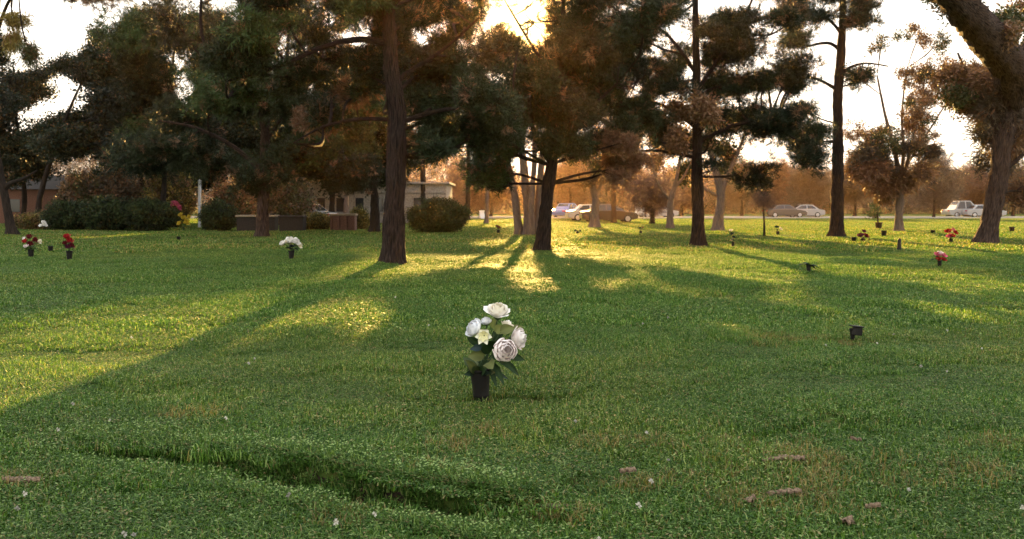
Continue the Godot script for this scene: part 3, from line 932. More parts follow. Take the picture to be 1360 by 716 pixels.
func building() -> void:
	var d := 62.0
	var x0 := (388.0 - 680.0) / F * d
	var x1 := (593.0 - 680.0) / F * d
	var w := x1 - x0
	var o := thing("stone_building", "pale grey flat-roofed stone building glimpsed behind the bush and the nearest pine", "building", Vector3((x0 + x1) * .5, 0, -d - 3.0))
	var b := Buf.new()
	box(b, Vector3(0, 1.35, 0), Vector3(w, 3.0, 6.0), .02)
	build(b, "wall", M.stone, o, false)
	b = Buf.new()
	box(b, Vector3(0, 2.93, 0), Vector3(w + .5, .16, 6.5), .03)
	build(b, "roof", M.stone, o, false)
	b = Buf.new()
	box(b, Vector3(0, 2.25, 3.03), Vector3(w - .1, .12, .09), .02)
	build(b, "string_course", M.stone, o, false)
	for k in 8:
		var x := -w * .5 + w * (k + .5) / 8.0
		b = Buf.new()
		box(b, Vector3(x, 1.35, 3.012), Vector3(.6, 1.0, .03), .005)
		var win := build(b, "window", M.glass, o, false)
		b = Buf.new()
		for s in [-1, 1]: box(b, Vector3(x + s * .33, 1.35, 3.03), Vector3(.07, 1.12, .07), .008)
		for s in [-1, 1]: box(b, Vector3(x, 1.35 + s * .535, 3.03), Vector3(.588, .07, .068), .008)
		build(b, "frame", M.stone, win, false)
		b = Buf.new()
		box(b, Vector3(x, .74, 3.07), Vector3(.86, .07, .16), .01)
		build(b, "sill", M.stone, win, false)
	# brick gatehouse at the far left
	o = thing("brick_house", "small reddish brick house behind the leaning trunk at the left", "building", Vector3((36.0 - 680.0) / F * 60.0, 0, -62.0))
	b = Buf.new()
	box(b, Vector3(0, 1.2, 0), Vector3(4.2, 2.6, 4.0), .02)
	build(b, "wall", M.brick, o, false)
	b = Buf.new()
	for q in [[-2.4, 2.45, 2.3], [2.4, 2.45, 2.3], [2.4, 2.45, -2.3], [-2.4, 2.45, -2.3], [-2.2, 3.5, 0], [2.2, 3.5, 0]]: b.p(Vector3(q[0], q[1], q[2]))
	b.quad(0, 4, 5, 1); b.quad(2, 5, 4, 3); b.tri(0, 3, 4); b.tri(1, 5, 2); b.quad(0, 1, 2, 3)
	build(b, "roof", M.dark_stone, o, false)
	b = Buf.new()
	box(b, Vector3(-.9, 1.3, 2.012), Vector3(.8, .9, .03), .005)
	build(b, "window", M.glass, o, false)


# ------------------------------------------------------------------ lawn
func height(x: float, z: float) -> float:
	var far := clampf((-z - 50.0) / 30.0, 0.0, 1.0)
	var h := (.05 * n_low.get_noise_2d(x, z) + .018 * n_mid.get_noise_2d(x, z)) * (1.0 - far)
	if z < -7.0 or z > -2.5 or absf(x) > 4.0: return h + dips(x, z)
	var p := Vector2(x, z)
	var best := 9.0
	var along := 0.0
	var best_at := p
	for k in furrow.size() - 1:
		var c := Geometry2D.get_closest_point_to_segment(p, furrow[k], furrow[k + 1])
		var s := p.distance_to(c)
		if s < best:
			best = s
			best_at = c
			along = (k + furrow[k].distance_to(c) / furrow[k].distance_to(furrow[k + 1])) / (furrow.size() - 1)
	var amp := smoothstep(0.0, .42, along) * (1.0 - smoothstep(.93, 1.0, along)) + .15 * smoothstep(0.0, .1, along) * (1.0 - smoothstep(.9, 1.0, along))
	var w := .075 * (1.0 + .35 * n_mid.get_noise_2d(x * 3.0, z * 3.0))
	var beyond := p.y < best_at.y
	var cut := exp(-pow(best / (w * (.55 if beyond else 1.5)), 2.0))
	var bank := .085 * exp(-best / .6) if beyond else 0.0
	return h - .18 * amp * cut + bank * amp + dips(x, z)


func dips(x: float, z: float) -> float:      # sunken ground over the flat markers
	var h := 0.0
	for q in [[.12, -5.45, .42, .16, .05], [3.1, -7.55, .55, .14, .045], [5.9, -10.4, .6, .3, .05], [-.9, -6.3, .5, .3, .03], [1.6, -4.6, .5, .3, .035], [-2.4, -5.5, .6, .35, .03]]:
		var r := Vector2((x - q[0]) / q[2], (z - q[1]) / q[3]).length()
		if r < 1.6: h -= q[4] * exp(-pow(r, 4.0))
	return h


func ground() -> void:
	var rows := [12.0, 8.0, 4.0, 1.0, -1.0]
	var d := 2.0
	while d < 900.0:
		rows.append(-d)
		d += .03 if d < 4.6 else .06 if d < 8.0 else d * .012 if d < 100.0 else d * .06
	var cols := 260
	var b := Buf.new()
	for z in rows:
		for c in cols + 1:
			var t := 2.0 * c / cols - 1.0
			var x: float = t * (absf(z) * .75 + 2.0 + 8.0 * absf(t))
			b.p(Vector3(x, height(x, z), z), Vector2(x, z))
	for r in rows.size() - 1:
		for c in cols:
			var q := r * (cols + 1) + c
			b.quad(q, q + cols + 1, q + cols + 2, q + 1)
	var o := build(b, "ground", M.ground)
	o.set_meta("kind", "structure")
	# dark earth strip, painting in the shade at the bottom of the furrow
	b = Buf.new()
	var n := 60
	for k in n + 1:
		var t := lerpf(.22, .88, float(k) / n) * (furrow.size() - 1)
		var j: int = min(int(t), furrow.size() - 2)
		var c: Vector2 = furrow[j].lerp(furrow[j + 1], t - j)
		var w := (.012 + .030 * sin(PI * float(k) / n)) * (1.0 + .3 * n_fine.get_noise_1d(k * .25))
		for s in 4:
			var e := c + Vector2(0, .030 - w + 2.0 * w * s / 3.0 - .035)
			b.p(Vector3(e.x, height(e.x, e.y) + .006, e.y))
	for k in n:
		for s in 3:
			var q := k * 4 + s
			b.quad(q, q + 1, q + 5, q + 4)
	build(b, "soil_shade_strip", M.soil_shade).set_meta("kind", "structure")


func patch(size: float, count: int, wide: float, tall: float, straw: float, broad := 0.0) -> ArrayMesh:
	var b := Buf.new()
	for k in count:
		var p := Vector3(R.randf_range(-.5, .5) * size, -.012, R.randf_range(-.5, .5) * size)
		var a := R.randf() * TAU
		var out := Vector3(cos(a), 0, sin(a))
		var l := tall * R.randf_range(.45, 1.25)
		var lean := R.randf_range(.1, 1.35)
		var side := out.cross(Vector3.UP).rotated(Vector3.UP, R.randf_range(-.6, .6)) * wide * R.randf_range(.6, 1.3) * .5
		var c := Color(.024, .072, .012).lerp(Color(.115, .215, .038), pow(R.randf(), 1.5))
		if R.randf() < straw: c = Color(.15, .125, .045).lerp(Color(.34, .29, .14), R.randf())
		elif R.randf() < .16: c = Color(.24, .34, .11)
		if R.randf() < broad:        # a small round weed or clover leaf held flat
			var up := Vector3(0, l * R.randf_range(.5, .85), 0)
			var tilt := (out + Vector3(0, R.randf_range(-.3, .5), 0)).normalized()
			blade(b, p + up, tilt * wide * R.randf_range(2.0, 3.6), tilt.cross(Vector3.UP).normalized(), wide * R.randf_range(.7, 1.2), c)
			continue
		var m := p + Vector3(0, l * .6, 0) + out * l * lean * .28
		var t := p + Vector3(0, l * (1.0 - .28 * lean), 0) + out * l * lean * .85
		var q0 := b.p(p - side, Vector2.ZERO, c); var q1 := b.p(p + side, Vector2.ZERO, c)
		var q2 := b.p(m + side * .85, Vector2.ZERO, c); var q3 := b.p(m - side * .85, Vector2.ZERO, c)
		var q4 := b.p(t, Vector2.ZERO, c)
		b.quad(q0, q1, q2, q3)
		b.tri(q3, q2, q4)
	var mesh := as_mesh(b, false, true)
	mesh.surface_set_material(0, M.grass)
	return mesh


func band(called: String, label: String, kinds: Array, d0: float, d1: float, step: float, jitter: float) -> void:
	var lists := []
	for k in kinds: lists.append([])
	var z := -d0
	while z > -d1:
		var half := -z * .68 + 1.2
		var x := -half
		while x < half:
			var p := Vector3(x + R.randf_range(-jitter, jitter), 0, z + R.randf_range(-jitter, jitter))
			p.y = height(p.x, p.z)
			var patchy := n_low.get_noise_2d(p.x * 1.6 + 40.0, p.z * 1.6)
			var fine := n_mid.get_noise_2d(p.x * .9 - 20.0, p.z * .9)
			var tall := clampf(1.0 + .5 * patchy + .9 * fine, .45, 1.8)
			var dry := smoothstep(.1, .55, n_low.get_noise_2d(p.x * .8 - 90.0, p.z * .8) + .35 * fine)
			var c := Color(1.0, 1.0, 1.0).lerp(Color(1.28, 1.06, 1.1), dry) * (1.0 + .22 * fine)
			var deep := -(height(p.x, p.z) - .05 * n_low.get_noise_2d(p.x, p.z))
			if deep > .1: tall *= .6
			var s := R.randf_range(.9, 1.15)
			lists[R.randi() % kinds.size()].append([p, Basis(Vector3.UP, R.randf() * TAU).scaled_local(Vector3(s, tall, s)), c])
			x += step
		z -= step
	var root := Node3D.new()
	root.name = numbered(called)
	add_child(root)
	tag(root, label, "grass", "", "stuff")
	for k in kinds.size():
		CL["patch"] = kinds[k]
		var o := scatter(root, "turf", "patch", lists[k])
		o.set_meta("kind", "stuff")


func grass() -> void:
	var near := []
	for k in 5: near.append(patch(.34, 820, .0052, .047, .03 + .015 * k, .12 + .10 * k))
	band("near_grass", "short uneven green lawn grass around the white rose bouquet", near, 2.4, 8.5, .16, .09)
	# the banks of the furrow
	var tufts := []
	for k in 3600:
		var t := R.randf() * (furrow.size() - 1.001)
		var j := int(t)
		var c: Vector2 = furrow[j].lerp(furrow[j + 1], t - j)
		var e := c + Vector2(R.randf_range(-.05, .05), R.randf_range(-.30, .30))
		var y := height(e.x, e.y)
		if y < -.12 - .05 * R.randf(): continue
		var v := R.randf_range(.8, 1.15)
		tufts.append([Vector3(e.x, y, e.y), Basis(Vector3.UP, R.randf() * TAU).scaled_local(Vector3(1, R.randf_range(.75, 1.35), 1)), Color(v, v, v)])
	var banks := Node3D.new()
	banks.name = "bank_grass"
	add_child(banks)
	tag(banks, "longer grass hanging over the dark furrow in the near lawn", "grass", "", "stuff")
	CL["patch"] = patch(.075, 60, .0052, .047, .05, .2)
	scatter(banks, "turf", "patch", tufts).set_meta("kind", "stuff")
	var mid := []
	for k in 4: mid.append(patch(.6, 1000, .0085, .048, .05, .25))
	band("middle_grass", "mown green lawn grass between the bouquet and the nearest pine", mid, 8.5, 24.0, .36, .18)
	var far := []
	for k in 3: far.append(patch(1.5, 900, .024, .06, .20))  # more straw blades, putting golden sunlight into the far field's colour
	band("far_grass", "mown lawn grass under and beyond the pines", far, 24.0, 92.0, 1.05, .5)


var FLOWER := {"white": Color(.84, .83, .81), "cream": Color(.80, .76, .62), "blush": Color(.82, .75, .74), "cool": Color(.76, .79, .83), "pink": Color(.55, .12, .20), "red": Color(.32, .018, .022), "maroon": Color(.12, .012, .018), "yellow": Color(.55, .42, .05), "teal": Color(.012, .035, .032), "plum": Color(.10, .02, .05)}


func petal(radius: float, f: float, turn: float, open: float, c: Color, phase: float) -> Buf:
	var b := Buf.new()
	var reach := radius * (.26 + .70 * f)
	var tall := radius * (1.15 - .20 * f)
	var half := lerpf(1.15, .70, f)
	for v in 8:
		for u in 9:
			var s := u / 4.0 - 1.0
			var t := v / 7.0 * (1.0 - .26 * pow(absf(s), 2.6) + .03 * sin(s * 9.0 + phase))
			var shut := reach * sin(PI * (.08 + .70 * t)) * 1.02
			var wide := reach * (.22 + .78 * pow(t, .75)) + radius * .22 * pow(t, 4.0) * open
			var r := lerpf(shut, wide, open * f)
			r += radius * .035 * sin(s * 4.0 + phase) * t
			var y := tall * (t - .42 * open * f * t * t) - .05 * radius * pow(absf(s), 2.0) * t
			var a := turn + s * half * (1.0 - .25 * t * f)
			var shade := c * (1.0 + .05 * sin(phase * 3.0))
			b.p(Vector3(cos(a) * r, y, sin(a) * r), Vector2(s, t), shade)
	for v in 7:
		for u in 8:
			var q := v * 9 + u
			b.quad(q, q + 9, q + 10, q + 1)
	return b


func facing(axis: Vector3) -> Basis:
	var y := axis.normalized()
	var x := y.cross(Vector3(.2, .1, 1)).normalized()
	return Basis(x, y, x.cross(y))


func rose(label: String, where: Vector3, axis: Vector3, radius: float, petals: int, open: float, tints: Array, mouth: Vector3) -> void:
	var o := thing("white_rose", label, "flower", where, 0, "roses of the near bouquet")
	var turn := facing(axis)
	for k in petals:
		var f := float(k) / (petals - 1)
		var c: Color = FLOWER[tints[0]].lerp(FLOWER[tints[1]], f)
		var m := build(petal(radius, f, k * 2.399 + radius * 40.0, open, c, k * 1.7 + radius * 90.0), "petal", M.petal, o, true, true)
		m.basis = turn
	var b := Buf.new()
	lathe(b, [[.001, -.25 * radius], [.16 * radius, -.2 * radius], [.3 * radius, -.02 * radius], [.24 * radius, .12 * radius]], 10, Transform3D(turn, Vector3.ZERO))
	build(b, "calyx", M.stem, o)
	b = Buf.new()
	var e := mouth - where
	tube(b, curve([[-axis.normalized() * radius * .2, .0045], [e * .45 - axis.normalized() * radius * .5, .004], [e, .004], [e + Vector3(0, -.12, 0), .004]], .03), 6)
	build(b, "stem", M.stem, o)


func leaf(root: Vector3, dir: Vector3, up: Vector3, length: float, wide: float, droop: float, c: Color) -> Buf:
	var b := Buf.new()
	var f := dir.normalized()
	var s := f.cross(up).normalized()
	var n := s.cross(f)
	for k in 9:
		var t := k / 8.0
		var w := wide * .5 * pow(sin(PI * clampf(.06 + .94 * t, 0, 1)), .75) * (1.0 - .25 * t)
		var mid := root + f * length * t - Vector3.UP * droop * length * t * t
		for j in 5:
			var u := j / 2.0 - 1.0
			b.p(mid + s * w * u + n * (absf(u) * w * .35 + .012 * length * sin(t * 14.0 + u * 3.0)), Vector2(u, t), c * (1.0 if j != 2 else 1.25))
	for k in 8:
		for j in 4:
			var q := k * 5 + j
			b.quad(q, q + 5, q + 6, q + 1)
	return b


func bouquet() -> void:
	var d := 5.5
	var base := on_lawn(640, d)
	var o := thing("flower_vase", "black bronze grave vase holding the white roses, nearest vase on the lawn", "vase", base)
	var lean := Basis(Vector3(0, 0, 1), .06)
	var b := Buf.new()
	lathe(b, [[.001, -.05], [.040, -.05], [.043, .0], [.047, .045], [.0475, .052], [.053, .056], [.054, .075], [.052, .08], [.056, .13], [.062, .19], [.066, .225], [.066, .23], [.060, .23], [.054, .16], [.046, .06], [.001, .055]], 28, Transform3D(lean, Vector3.ZERO), .012)
	build(b, "body", M.bronze, o)
	b = Buf.new()
	lathe(b, [[.0655, .216], [.0725, .22], [.0735, .228], [.0715, .236], [.062, .237], [.059, .228]], 28, Transform3D(lean, Vector3.ZERO), .012)
	build(b, "rim", M.bronze, o)
	var mouth := base + lean * Vector3(0, .21, 0)
	rose("white rose at the very top of the near bouquet", at(661, 421, 5.50), Vector3(.05, .85, .35), .088, 22, .95, ["cream", "white"], mouth + Vector3(.01, 0, -.01))
	rose("cool white rose at the left of the near bouquet", at(635, 440, 5.44), Vector3(-.7, .55, .45), .074, 18, .6, ["cool", "cool"], mouth + Vector3(-.02, 0, .01))
	rose("small cool white bud behind the left rose of the near bouquet", at(646, 431, 5.52), Vector3(-.1, .9, .2), .046, 12, .4, ["cool", "cool"], mouth + Vector3(-.015, 0, -.02))
	rose("large blush white rose at the front right of the near bouquet", at(668, 466, 5.36), Vector3(.25, .25, .9), .090, 24, .40, ["blush", "blush"], mouth + Vector3(.03, 0, .03))
	rose("white rose drooping at the right side of the near bouquet", at(680, 450, 5.50), Vector3(.85, .15, .35), .088, 20, .75, ["white", "blush"], mouth + Vector3(.03, 0, 0))
	rose("small white rose tucked under the top rose of the near bouquet", at(672, 436, 5.55), Vector3(.3, .7, -.2), .05, 12, .7, ["white", "cream"], mouth + Vector3(.01, 0, -.03))
	# cream lily-like filler flower
	var c := at(643, 446, 5.38)
	o = thing("cream_lily", "small cream flower with pointed petals in the middle of the bouquet", "flower", c)
	var face := Vector3(-.15, .35, .9).normalized()
	var side := face.cross(Vector3.UP).normalized()
	for ring in 2:
		for k in 6:
			var a := TAU * (k + ring * .5) / 6.0
			var out := side * cos(a) + side.cross(face) * sin(a)
			build(leaf(out * .004, out + face * (.45 + ring * .5), face, .056 - ring * .012, .050, .25, [Color(.66, .66, .52), Color(.60, .58, .32)][ring]), "petal", M.petal, o, true, true)
	b = Buf.new()
	tube(b, curve([[-face * .004, .004], [(mouth - c) * .5 - face * .04, .004], [mouth - c, .004]], .03), 6)
	build(b, "stem", M.stem, o)
	# leaves
	o = thing("leaf_spray", "spray of olive and dark green leaves among the roses of the near bouquet", "leaves", mouth)
	for q in [[635, 470, 5.42, -.6, .35, .5, .105, .062, "o"], [651, 482, 5.40, .25, .1, .9, .085, .07, "o"], [664, 436, 5.46, .5, .6, .4, .09, .05, "y"], [655, 428, 5.52, .1, .8, .2, .08, .03, "y"], [629, 452, 5.44, -.5, .7, .3, .085, .035, "d"], [634, 461, 5.40, -.7, .3, .5, .07, .035, "b"], [672, 436, 5.42, .6, .5, .3, .09, .05, "o"], [655, 455, 5.42, .2, .6, .6, .11, .05, "d"],
			[668, 478, 5.40, .8, -.25, .4, .11, .035, "d"], [676, 484, 5.42, .9, -.5, .2, .09, .03, "d"], [660, 490, 5.42, .5, -.6, .5, .10, .03, "d"], [658, 470, 5.40, .4, .3, .7, .10, .045, "d"], [646, 462, 5.43, -.1, .7, .4, .10, .05, "d"], [680, 472, 5.48, .8, .1, .1, .10, .04, "d"], [640, 455, 5.50, -.4, .8, -.2, .11, .05, "d"], [660, 445, 5.56, .2, .9, -.2, .12, .05, "d"], [685, 435, 5.55, .8, .6, -.1, .07, .03, "o"], [654, 496, 5.44, .35, -.7, .4, .08, .025, "d"]]:
		var dir := Vector3(q[3], q[4], q[5])
		var tip := at(q[0], q[1], q[2]) - mouth
		var col: Color = {"o": Color(.13, .15, .055), "y": Color(.22, .25, .09), "d": Color(.022, .045, .018), "b": Color(.035, .055, .06)}[q[8]]
		var root: Vector3 = tip - dir.normalized() * q[6] * .5
		var l := build(leaf(root, dir, Vector3(.05, .35, .9), q[6] * 1.35, q[7] * 1.6, .3, col), "leaf", M.leaf, o, true, true)
		b = Buf.new()
		tube(b, curve([[root, .002], [root * .5 + Vector3(0, .02, 0), .0025], [Vector3(root.x * .1, -.03, root.z * .1), .003]], .03), 5)
		build(b, "stalk", M.stem, l)
	for k in 16:                       # leaves round the mouth of the vase
		var a := TAU * k / 16.0 + R.randf_range(-.15, .15)
		var rise := R.randf_range(.25, 1.5)
		var col: Color = [Color(.022, .045, .018), Color(.05, .075, .03), Color(.12, .14, .055), Color(.018, .035, .02)][k % 4]
		build(leaf(Vector3(cos(a) * .03, -.01, sin(a) * .03), Vector3(cos(a) + .25, rise, sin(a)), Vector3(.05, .5, .7), R.randf_range(.10, .19), R.randf_range(.045, .075), R.randf_range(.15, .5), col), "leaf", M.leaf, o, true, true)


# flowers with stems and a few leaves, for the bouquets farther off: heads as [x, y, z, radius, tint]
func posy(called: String, label: String, base: Vector3, heads: Array, leaves: int, dark := false, category := "flowers", group := "") -> void:
	var o := thing(called, label, category, base, 0, group)
	for h in heads:
		var where := Vector3(h[0], h[1], h[2])
		var b := Buf.new()
		var turn := facing(Vector3(h[0] * 2.0, .35, .35 + h[2]))
		for k in 9:
			var f := k / 8.0
			var p := petal(h[3] * 1.25, f, k * 2.399, .85, FLOWER[h[4]] * R.randf_range(.75, 1.15), k * 1.3 + h[0] * 50.0)
			var off := b.v.size()
			for j in p.v.size(): b.p(where + turn * p.v[j], p.uv[j], p.c[j])
			for j in p.i: b.i.append(j + off)
		build(b, "flower", M.petal, o, true, true)
		b = Buf.new()
		tube(b, curve([[where, .006], [Vector3(where.x * .3, where.y * .5, where.z * .3), .005], [Vector3(0, -.02, 0), .005]], .08), 5)
		build(b, "stem", M.stem, o)
	for k in leaves:
		var a := R.randf() * TAU
		var out := Vector3(cos(a), R.randf_range(.1, .9), sin(a))
		var top: float = heads[0][1] if heads else .15
		build(leaf(Vector3(0, top * R.randf_range(.1, .6), 0), out, Vector3.UP, R.randf_range(.14, .26), R.randf_range(.06, .10), .35, Color(.02, .04, .015) * R.randf_range(.7, 2.0) if not dark else Color(.008, .02, .018)), "leaf", M.leaf, o, true, true)


func vase(label: String, x: float, d: float, h: float, r: float, lean := 0.0, flip := false) -> Vector3:
	var base := on_lawn(x, d)
	var o := thing("flower_vase", label, "vase", base, 0, "vases on the lawn")
	var b := Buf.new()
	var prof := [[.001, -.04], [r * .68, -.04], [r * .7, h * .2], [r * .82, h * .28], [r * .88, h * .75], [r, h * .97], [r, h], [r * .9, h], [r * .8, h * .5], [.001, h * .45]]
	if flip: prof = [[.001, -.02], [r, -.02], [r, h * .1], [r * .7, h * .75], [r * .75, h * .8], [r * .5, h], [.001, h]]
	lathe(b, prof, 18, Transform3D(Basis(Vector3(0, 0, 1), lean), Vector3.ZERO))
	build(b, "body", M.bronze, o)
	b = Buf.new()
	lathe(b, [[r * .98, h * .93], [r * 1.08, h * .96], [r * 1.08, h], [r * .9, h * 1.01]] if not flip else [[r * 1.02, h * .02], [r * 1.06, h * .06], [r * 1.0, h * .1]], 18, Transform3D(Basis(Vector3(0, 0, 1), lean), Vector3.ZERO))
	build(b, "rim", M.bronze, o)
	return base + Basis(Vector3(0, 0, 1), lean) * Vector3(0, h * .92, 0)


func small_vases() -> void:
	var p := vase("black vase with maroon and white flowers, leftmost on the lawn", 41, 20.9, .2, .075)
	posy("flower_bouquet", "maroon and white flowers in the leftmost vase", p, [[0, .12, 0, .085, "maroon"], [-.11, .20, .02, .075, "red"], [.10, .22, 0, .075, "maroon"], [-.15, .27, 0, .05, "white"], [.20, .20, 0, .055, "cream"], [-.02, .30, 0, .08, "maroon"], [-.06, .08, .08, .06, "blush"]], 12)
	vase("small empty black vase between the two left bouquets", 67, 23.6, .17, .07)
	p = vase("black vase with tall red flowers at the left", 92, 20.2, .22, .075)
	posy("flower_bouquet", "tall red flowers in the left part of the lawn", p, [[-.04, .33, 0, .085, "red"], [.03, .24, .03, .085, "red"], [-.07, .18, .02, .07, "maroon"], [.07, .12, .02, .07, "maroon"], [0, .10, .06, .07, "plum"]], 12)
	p = vase("black vase with white flowers in front of the broad pine", 387, 19.6, .2, .07)
	posy("flower_bouquet", "white flowers arching in front of the broad pine", p, [[-.02, .22, 0, .10, "white"], [.10, .20, .02, .09, "white"], [-.17, .17, .03, .075, "white"], [.17, .12, 0, .07, "cream"], [-.1, .20, -.03, .07, "cream"]], 18, true)
	p = vase("tiny dark vase near the yellow flowers and hedge", 237, 31.5, .14, .07)
	# near dark vase with its cup
	vase("short black vase standing in brown grass, right of the near bouquet", 1133, 7.75, .12, .024, .08)
	var base := on_lawn(1139, 7.72)
	var o := thing("vase_insert", "black square plastic cup tilted on the short near vase", "cup", base + Vector3(-.005, .075, 0), .3)
	var b := Buf.new()
	box(b, Vector3(0, .03, 0), Vector3(.075, .075, .06), .006, Transform3D(Basis(Vector3(0, 0, 1), -.1), Vector3.ZERO))
	build(b, "body", M.bronze, o, false)
	b = Buf.new()
	box(b, Vector3(-.01, .073, 0), Vector3(.115, .012, .075), .004, Transform3D(Basis(Vector3(0, 0, 1), -.12), Vector3.ZERO))
	build(b, "rim", M.bronze, o, false)
	p = vase("black vase with drooping dark teal leaves", 1074, 16.1, .16, .045)
	o = thing("dark_leaves", "broad dark teal leaves drooping from a vase, right of the straight dark pine", "leaves", p)
	for q in [[-.9, .4, .2, .24], [.9, .05, .2, .24], [.5, .25, .6, .2], [-.5, .5, .5, .18], [-.3, .5, -.6, .2], [.8, -.1, -.3, .18]]:
		build(leaf(Vector3.ZERO, Vector3(q[0], q[1], q[2]), Vector3.UP, q[3], .095, .35, FLOWER.teal), "leaf", M.leaf, o, true, true)
	p = vase("black vase with pink and red flowers, nearest vase at the right", 1248, 17.2, .13, .045)
	posy("flower_bouquet", "pink and red flowers in a vase, nearest at the right side", p, [[-.04, .11, 0, .065, "pink"], [.05, .10, .02, .06, "pink"], [0, .14, 0, .055, "blush"], [-.05, .03, .05, .05, "red"], [.05, .02, .04, .05, "red"]], 4)
	p = vase("vase with red flowers left of the leaning gum", 1263, 28.8, .16, .07)
	posy("flower_bouquet", "red flowers standing just left of the leaning gum", p, [[-.10, .22, 0, .10, "red"], [.10, .20, .02, .09, "red"], [0, .08, .03, .09, "red"], [-.09, .06, .03, .08, "pink"], [.06, .30, 0, .06, "pink"]], 5)
	p = vase("low black vase with dark plum flowers right of the tall straight pine", 1146, 29.5, .14, .08)
	posy("flower_bouquet", "dark plum flowers right of the tall straight pine", p, [[-.08, .08, 0, .10, "plum"], [.08, .08, .02, .09, "maroon"], [.02, .24, 0, .07, "plum"]], 8, true)
	vase("small empty black vase touching the plum flowers' left side", 1134, 29.7, .17, .09)
	vase("slender black vase tapering upward in front of the shaggy gum", 1194, 23.9, .34, .065, -.06, true)
	vase("black cup-shaped vase left of the shaggy gum's trunk", 1174, 35.5, .25, .12)
	vase("dark pot at the foot of the leafy green sapling", 1167, 46.0, .35, .2)
	p = vase("thin black vase right of the straight dark pine", 973, 26.5, .16, .05, -.1)
	posy("flower_bouquet", "sparse dark stems in a vase right of the straight dark pine", p, [[-.05, .24, 0, .06, "teal"], [.02, .14, 0, .05, "teal"], [-.07, .35, 0, .05, "cream"]], 6, true)
	p = vase("small vase with dark leaves beyond the bare sapling", 1033, 36.5, .16, .08)
	posy("flower_bouquet", "dark leafy posy beyond the bare sapling", p, [[-.05, .16, 0, .08, "teal"], [.1, .10, 0, .07, "cream"]], 7, true)
	p = vase("small dark vase left of the thick pale tree", 662, 38.5, .2, .08)
	posy("flower_bouquet", "small dark flowers left of the thick pale tree", p, [[0, .1, 0, .08, "maroon"], [-.08, .16, 0, .06, "plum"]], 5, true)
	p = vase("low dark vase right of the forked dark pine", 767, 39.0, .1, .08)
	posy("flower_bouquet", "low spreading dark leaves right of the forked dark pine", p, [[.1, .03, 0, .06, "teal"], [-.1, .03, 0, .06, "teal"]], 8, true)
	p = vase("small dark vase in the sunlit grass left of the straight dark pine", 851, 38.5, .14, .07)
	posy("flower_bouquet", "small dark posy in sunlit grass left of the straight dark pine", p, [[-.04, .12, 0, .06, "teal"], [.07, .15, 0, .05, "plum"]], 4, true)
	vase("small dark vase right of the leaning gum", 1344, 41.0, .28, .13)
	vase("low dark vase in sunlit grass between the gums", 1239, 38.5, .16, .11)





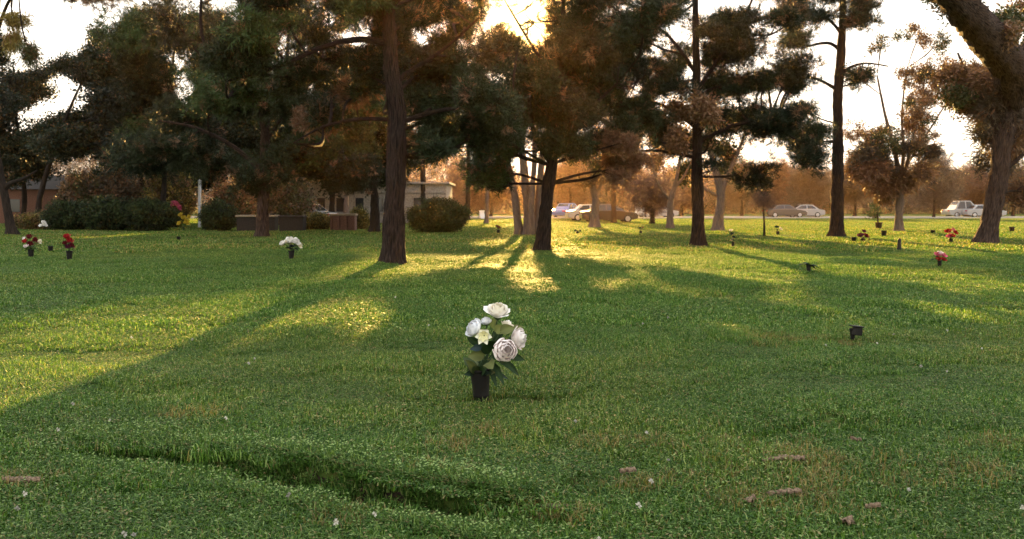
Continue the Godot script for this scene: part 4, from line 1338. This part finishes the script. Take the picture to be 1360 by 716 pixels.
func litter() -> void:
	# pieces of shed bark and dry leaves lying in the grass: x, y, length, width, turn, label
	for q in [[30, 646, .16, .05, .1, "curled brown bark piece lying in grass at the lower left"], [1030, 617, .14, .035, .25, "long thin bark strip in the grass, lower right"], [1052, 614, .12, .045, -.3, "curled pale bark piece touching the long thin strip"], [1042, 661, .15, .04, -.1, "reddish bark piece below the long thin strip"], [997, 671, .07, .035, 1.2, "short orange bark flake at the dip in the lower right"], [736, 681, .11, .03, -.2, "brown bark sliver at the end of the dark furrow"], [1126, 701, .08, .045, .9, "orange-brown bark flake at the bottom edge, lower right"], [1136, 588, .06, .025, 0., "small pale bark chip above the long thin strip"], [1160, 679, .07, .02, .2, "small pale chip near the lower right corner"], [835, 630, .09, .035, .4, "dull brown bark piece between furrow and bark strips"]]:
		var d: float = EYE * F / (q[1] - 274.0)
		var p := on_lawn(q[0], d)
		var b := Buf.new()
		for k in 9:
			var t := k / 8.0 - .5
			for j in 5:
				var u := j / 2.0 - 1.0
				var w: float = q[3] * .5 * (1.0 - 1.2 * t * t * 2.0) * (1.0 + .35 * sin(k * 2.1 + q[0]))
				b.p(Vector3(t * q[2], .014 * cos(u * 1.3) + .006 * sin(t * 5.0 + q[1]) + .004 * sin(t * 23.0 + u * 2.0 + q[0]), u * w + .01 * sin(t * 6.0 + q[1])))
		for k in 8:
			for j in 4:
				var a := k * 5 + j
				b.quad(a, a + 1, a + 6, a + 5)
		for k in 45: b.p(b.v[k] - Vector3(0, .006, 0))
		for k in 8:
			for j in 4:
				var a := 45 + k * 5 + j
				b.quad(a, a + 5, a + 6, a + 1)
		var o := build(b, "bark_piece", M.dry_bark)
		o.position = p + Vector3(0, .034, 0)
		o.rotation = Vector3(R.randf_range(-.2, .3), q[4], R.randf_range(-.12, .12))
		tag(o, q[5], "bark", "bark litter in the grass")
	# wisps of dead grass
	var dead := patch(.22, 60, .0042, .058, .85)
	var spots := []
	for q in [[40, 640, .10, 8], [1045, 612, .16, 18], [1035, 655, .2, 22], [1000, 668, .1, 8], [735, 676, .12, 9], [600, 605, .08, 4], [1075, 585, .1, 4], [840, 590, .15, 8], [1250, 640, .2, 14], [1330, 600, .15, 10], [980, 588, .06, 6], [1080, 456, .35, 26], [1120, 458, .2, 14], [1050, 455, .2, 8], [1170, 640, .2, 8], [860, 640, .12, 8], [660, 575, .1, 4], [250, 560, .12, 5], [480, 660, .2, 6], [560, 680, .2, 6]]:
		var d: float = EYE * F / (q[1] - 274.0)
		for k in q[3]:
			var p := on_lawn(q[0], d) + Vector3(R.randfn(0, q[2]), 0, R.randfn(0, q[2] * .6))
			p.y = height(p.x, p.z) + .018
			var v := R.randf_range(.6, 1.2)
			spots.append([p, Basis(Vector3.UP, R.randf() * TAU).scaled_local(Vector3.ONE * R.randf_range(.5, 1.1)), Color(v, v * .9, v * .85)])
	var root := Node3D.new()
	root.name = "dead_grass"
	add_child(root)
	tag(root, "wisps of dry straw-coloured grass scattered through the lawn", "dry grass", "", "stuff")
	CL["patch"] = dead
	scatter(root, "straw", "patch", spots).set_meta("kind", "stuff")
	# clover heads
	var b := Buf.new()
	for k in 14:
		var dir := (rnd_dir() + Vector3(0, .6, 0)).normalized()
		blade(b, Vector3(0, .055, 0), dir * .013, dir.cross(rnd_dir()).normalized(), .004, Color(.7, .68, .6))
	blade(b, Vector3.ZERO, Vector3(.004, .056, .003), Vector3.RIGHT, .0012, Color(.08, .14, .03))
	CL["clover"] = as_mesh(b, false, true)
	CL["clover"].surface_set_material(0, M.petal)
	spots = []
	for k in 90:
		var d := 2.8 + 9.0 * pow(R.randf(), 1.4)
		var p := Vector3(R.randf_range(-.66, .66) * d, 0, -d)
		if n_low.get_noise_2d(p.x * 2.0 + 7.0, p.z * 2.0) < -.05: continue
		p.y = height(p.x, p.z)
		spots.append([p, Basis(Vector3.UP, R.randf() * TAU).scaled_local(Vector3.ONE * R.randf_range(.7, 1.2)), Color(1, 1, 1) * R.randf_range(.35, .9)])
	root = Node3D.new()
	root.name = "clover_flowers"
	add_child(root)
	tag(root, "tiny white clover flowers dotted through the near lawn", "clover", "", "stuff")
	scatter(root, "flower_heads", "clover", spots).set_meta("kind", "stuff")
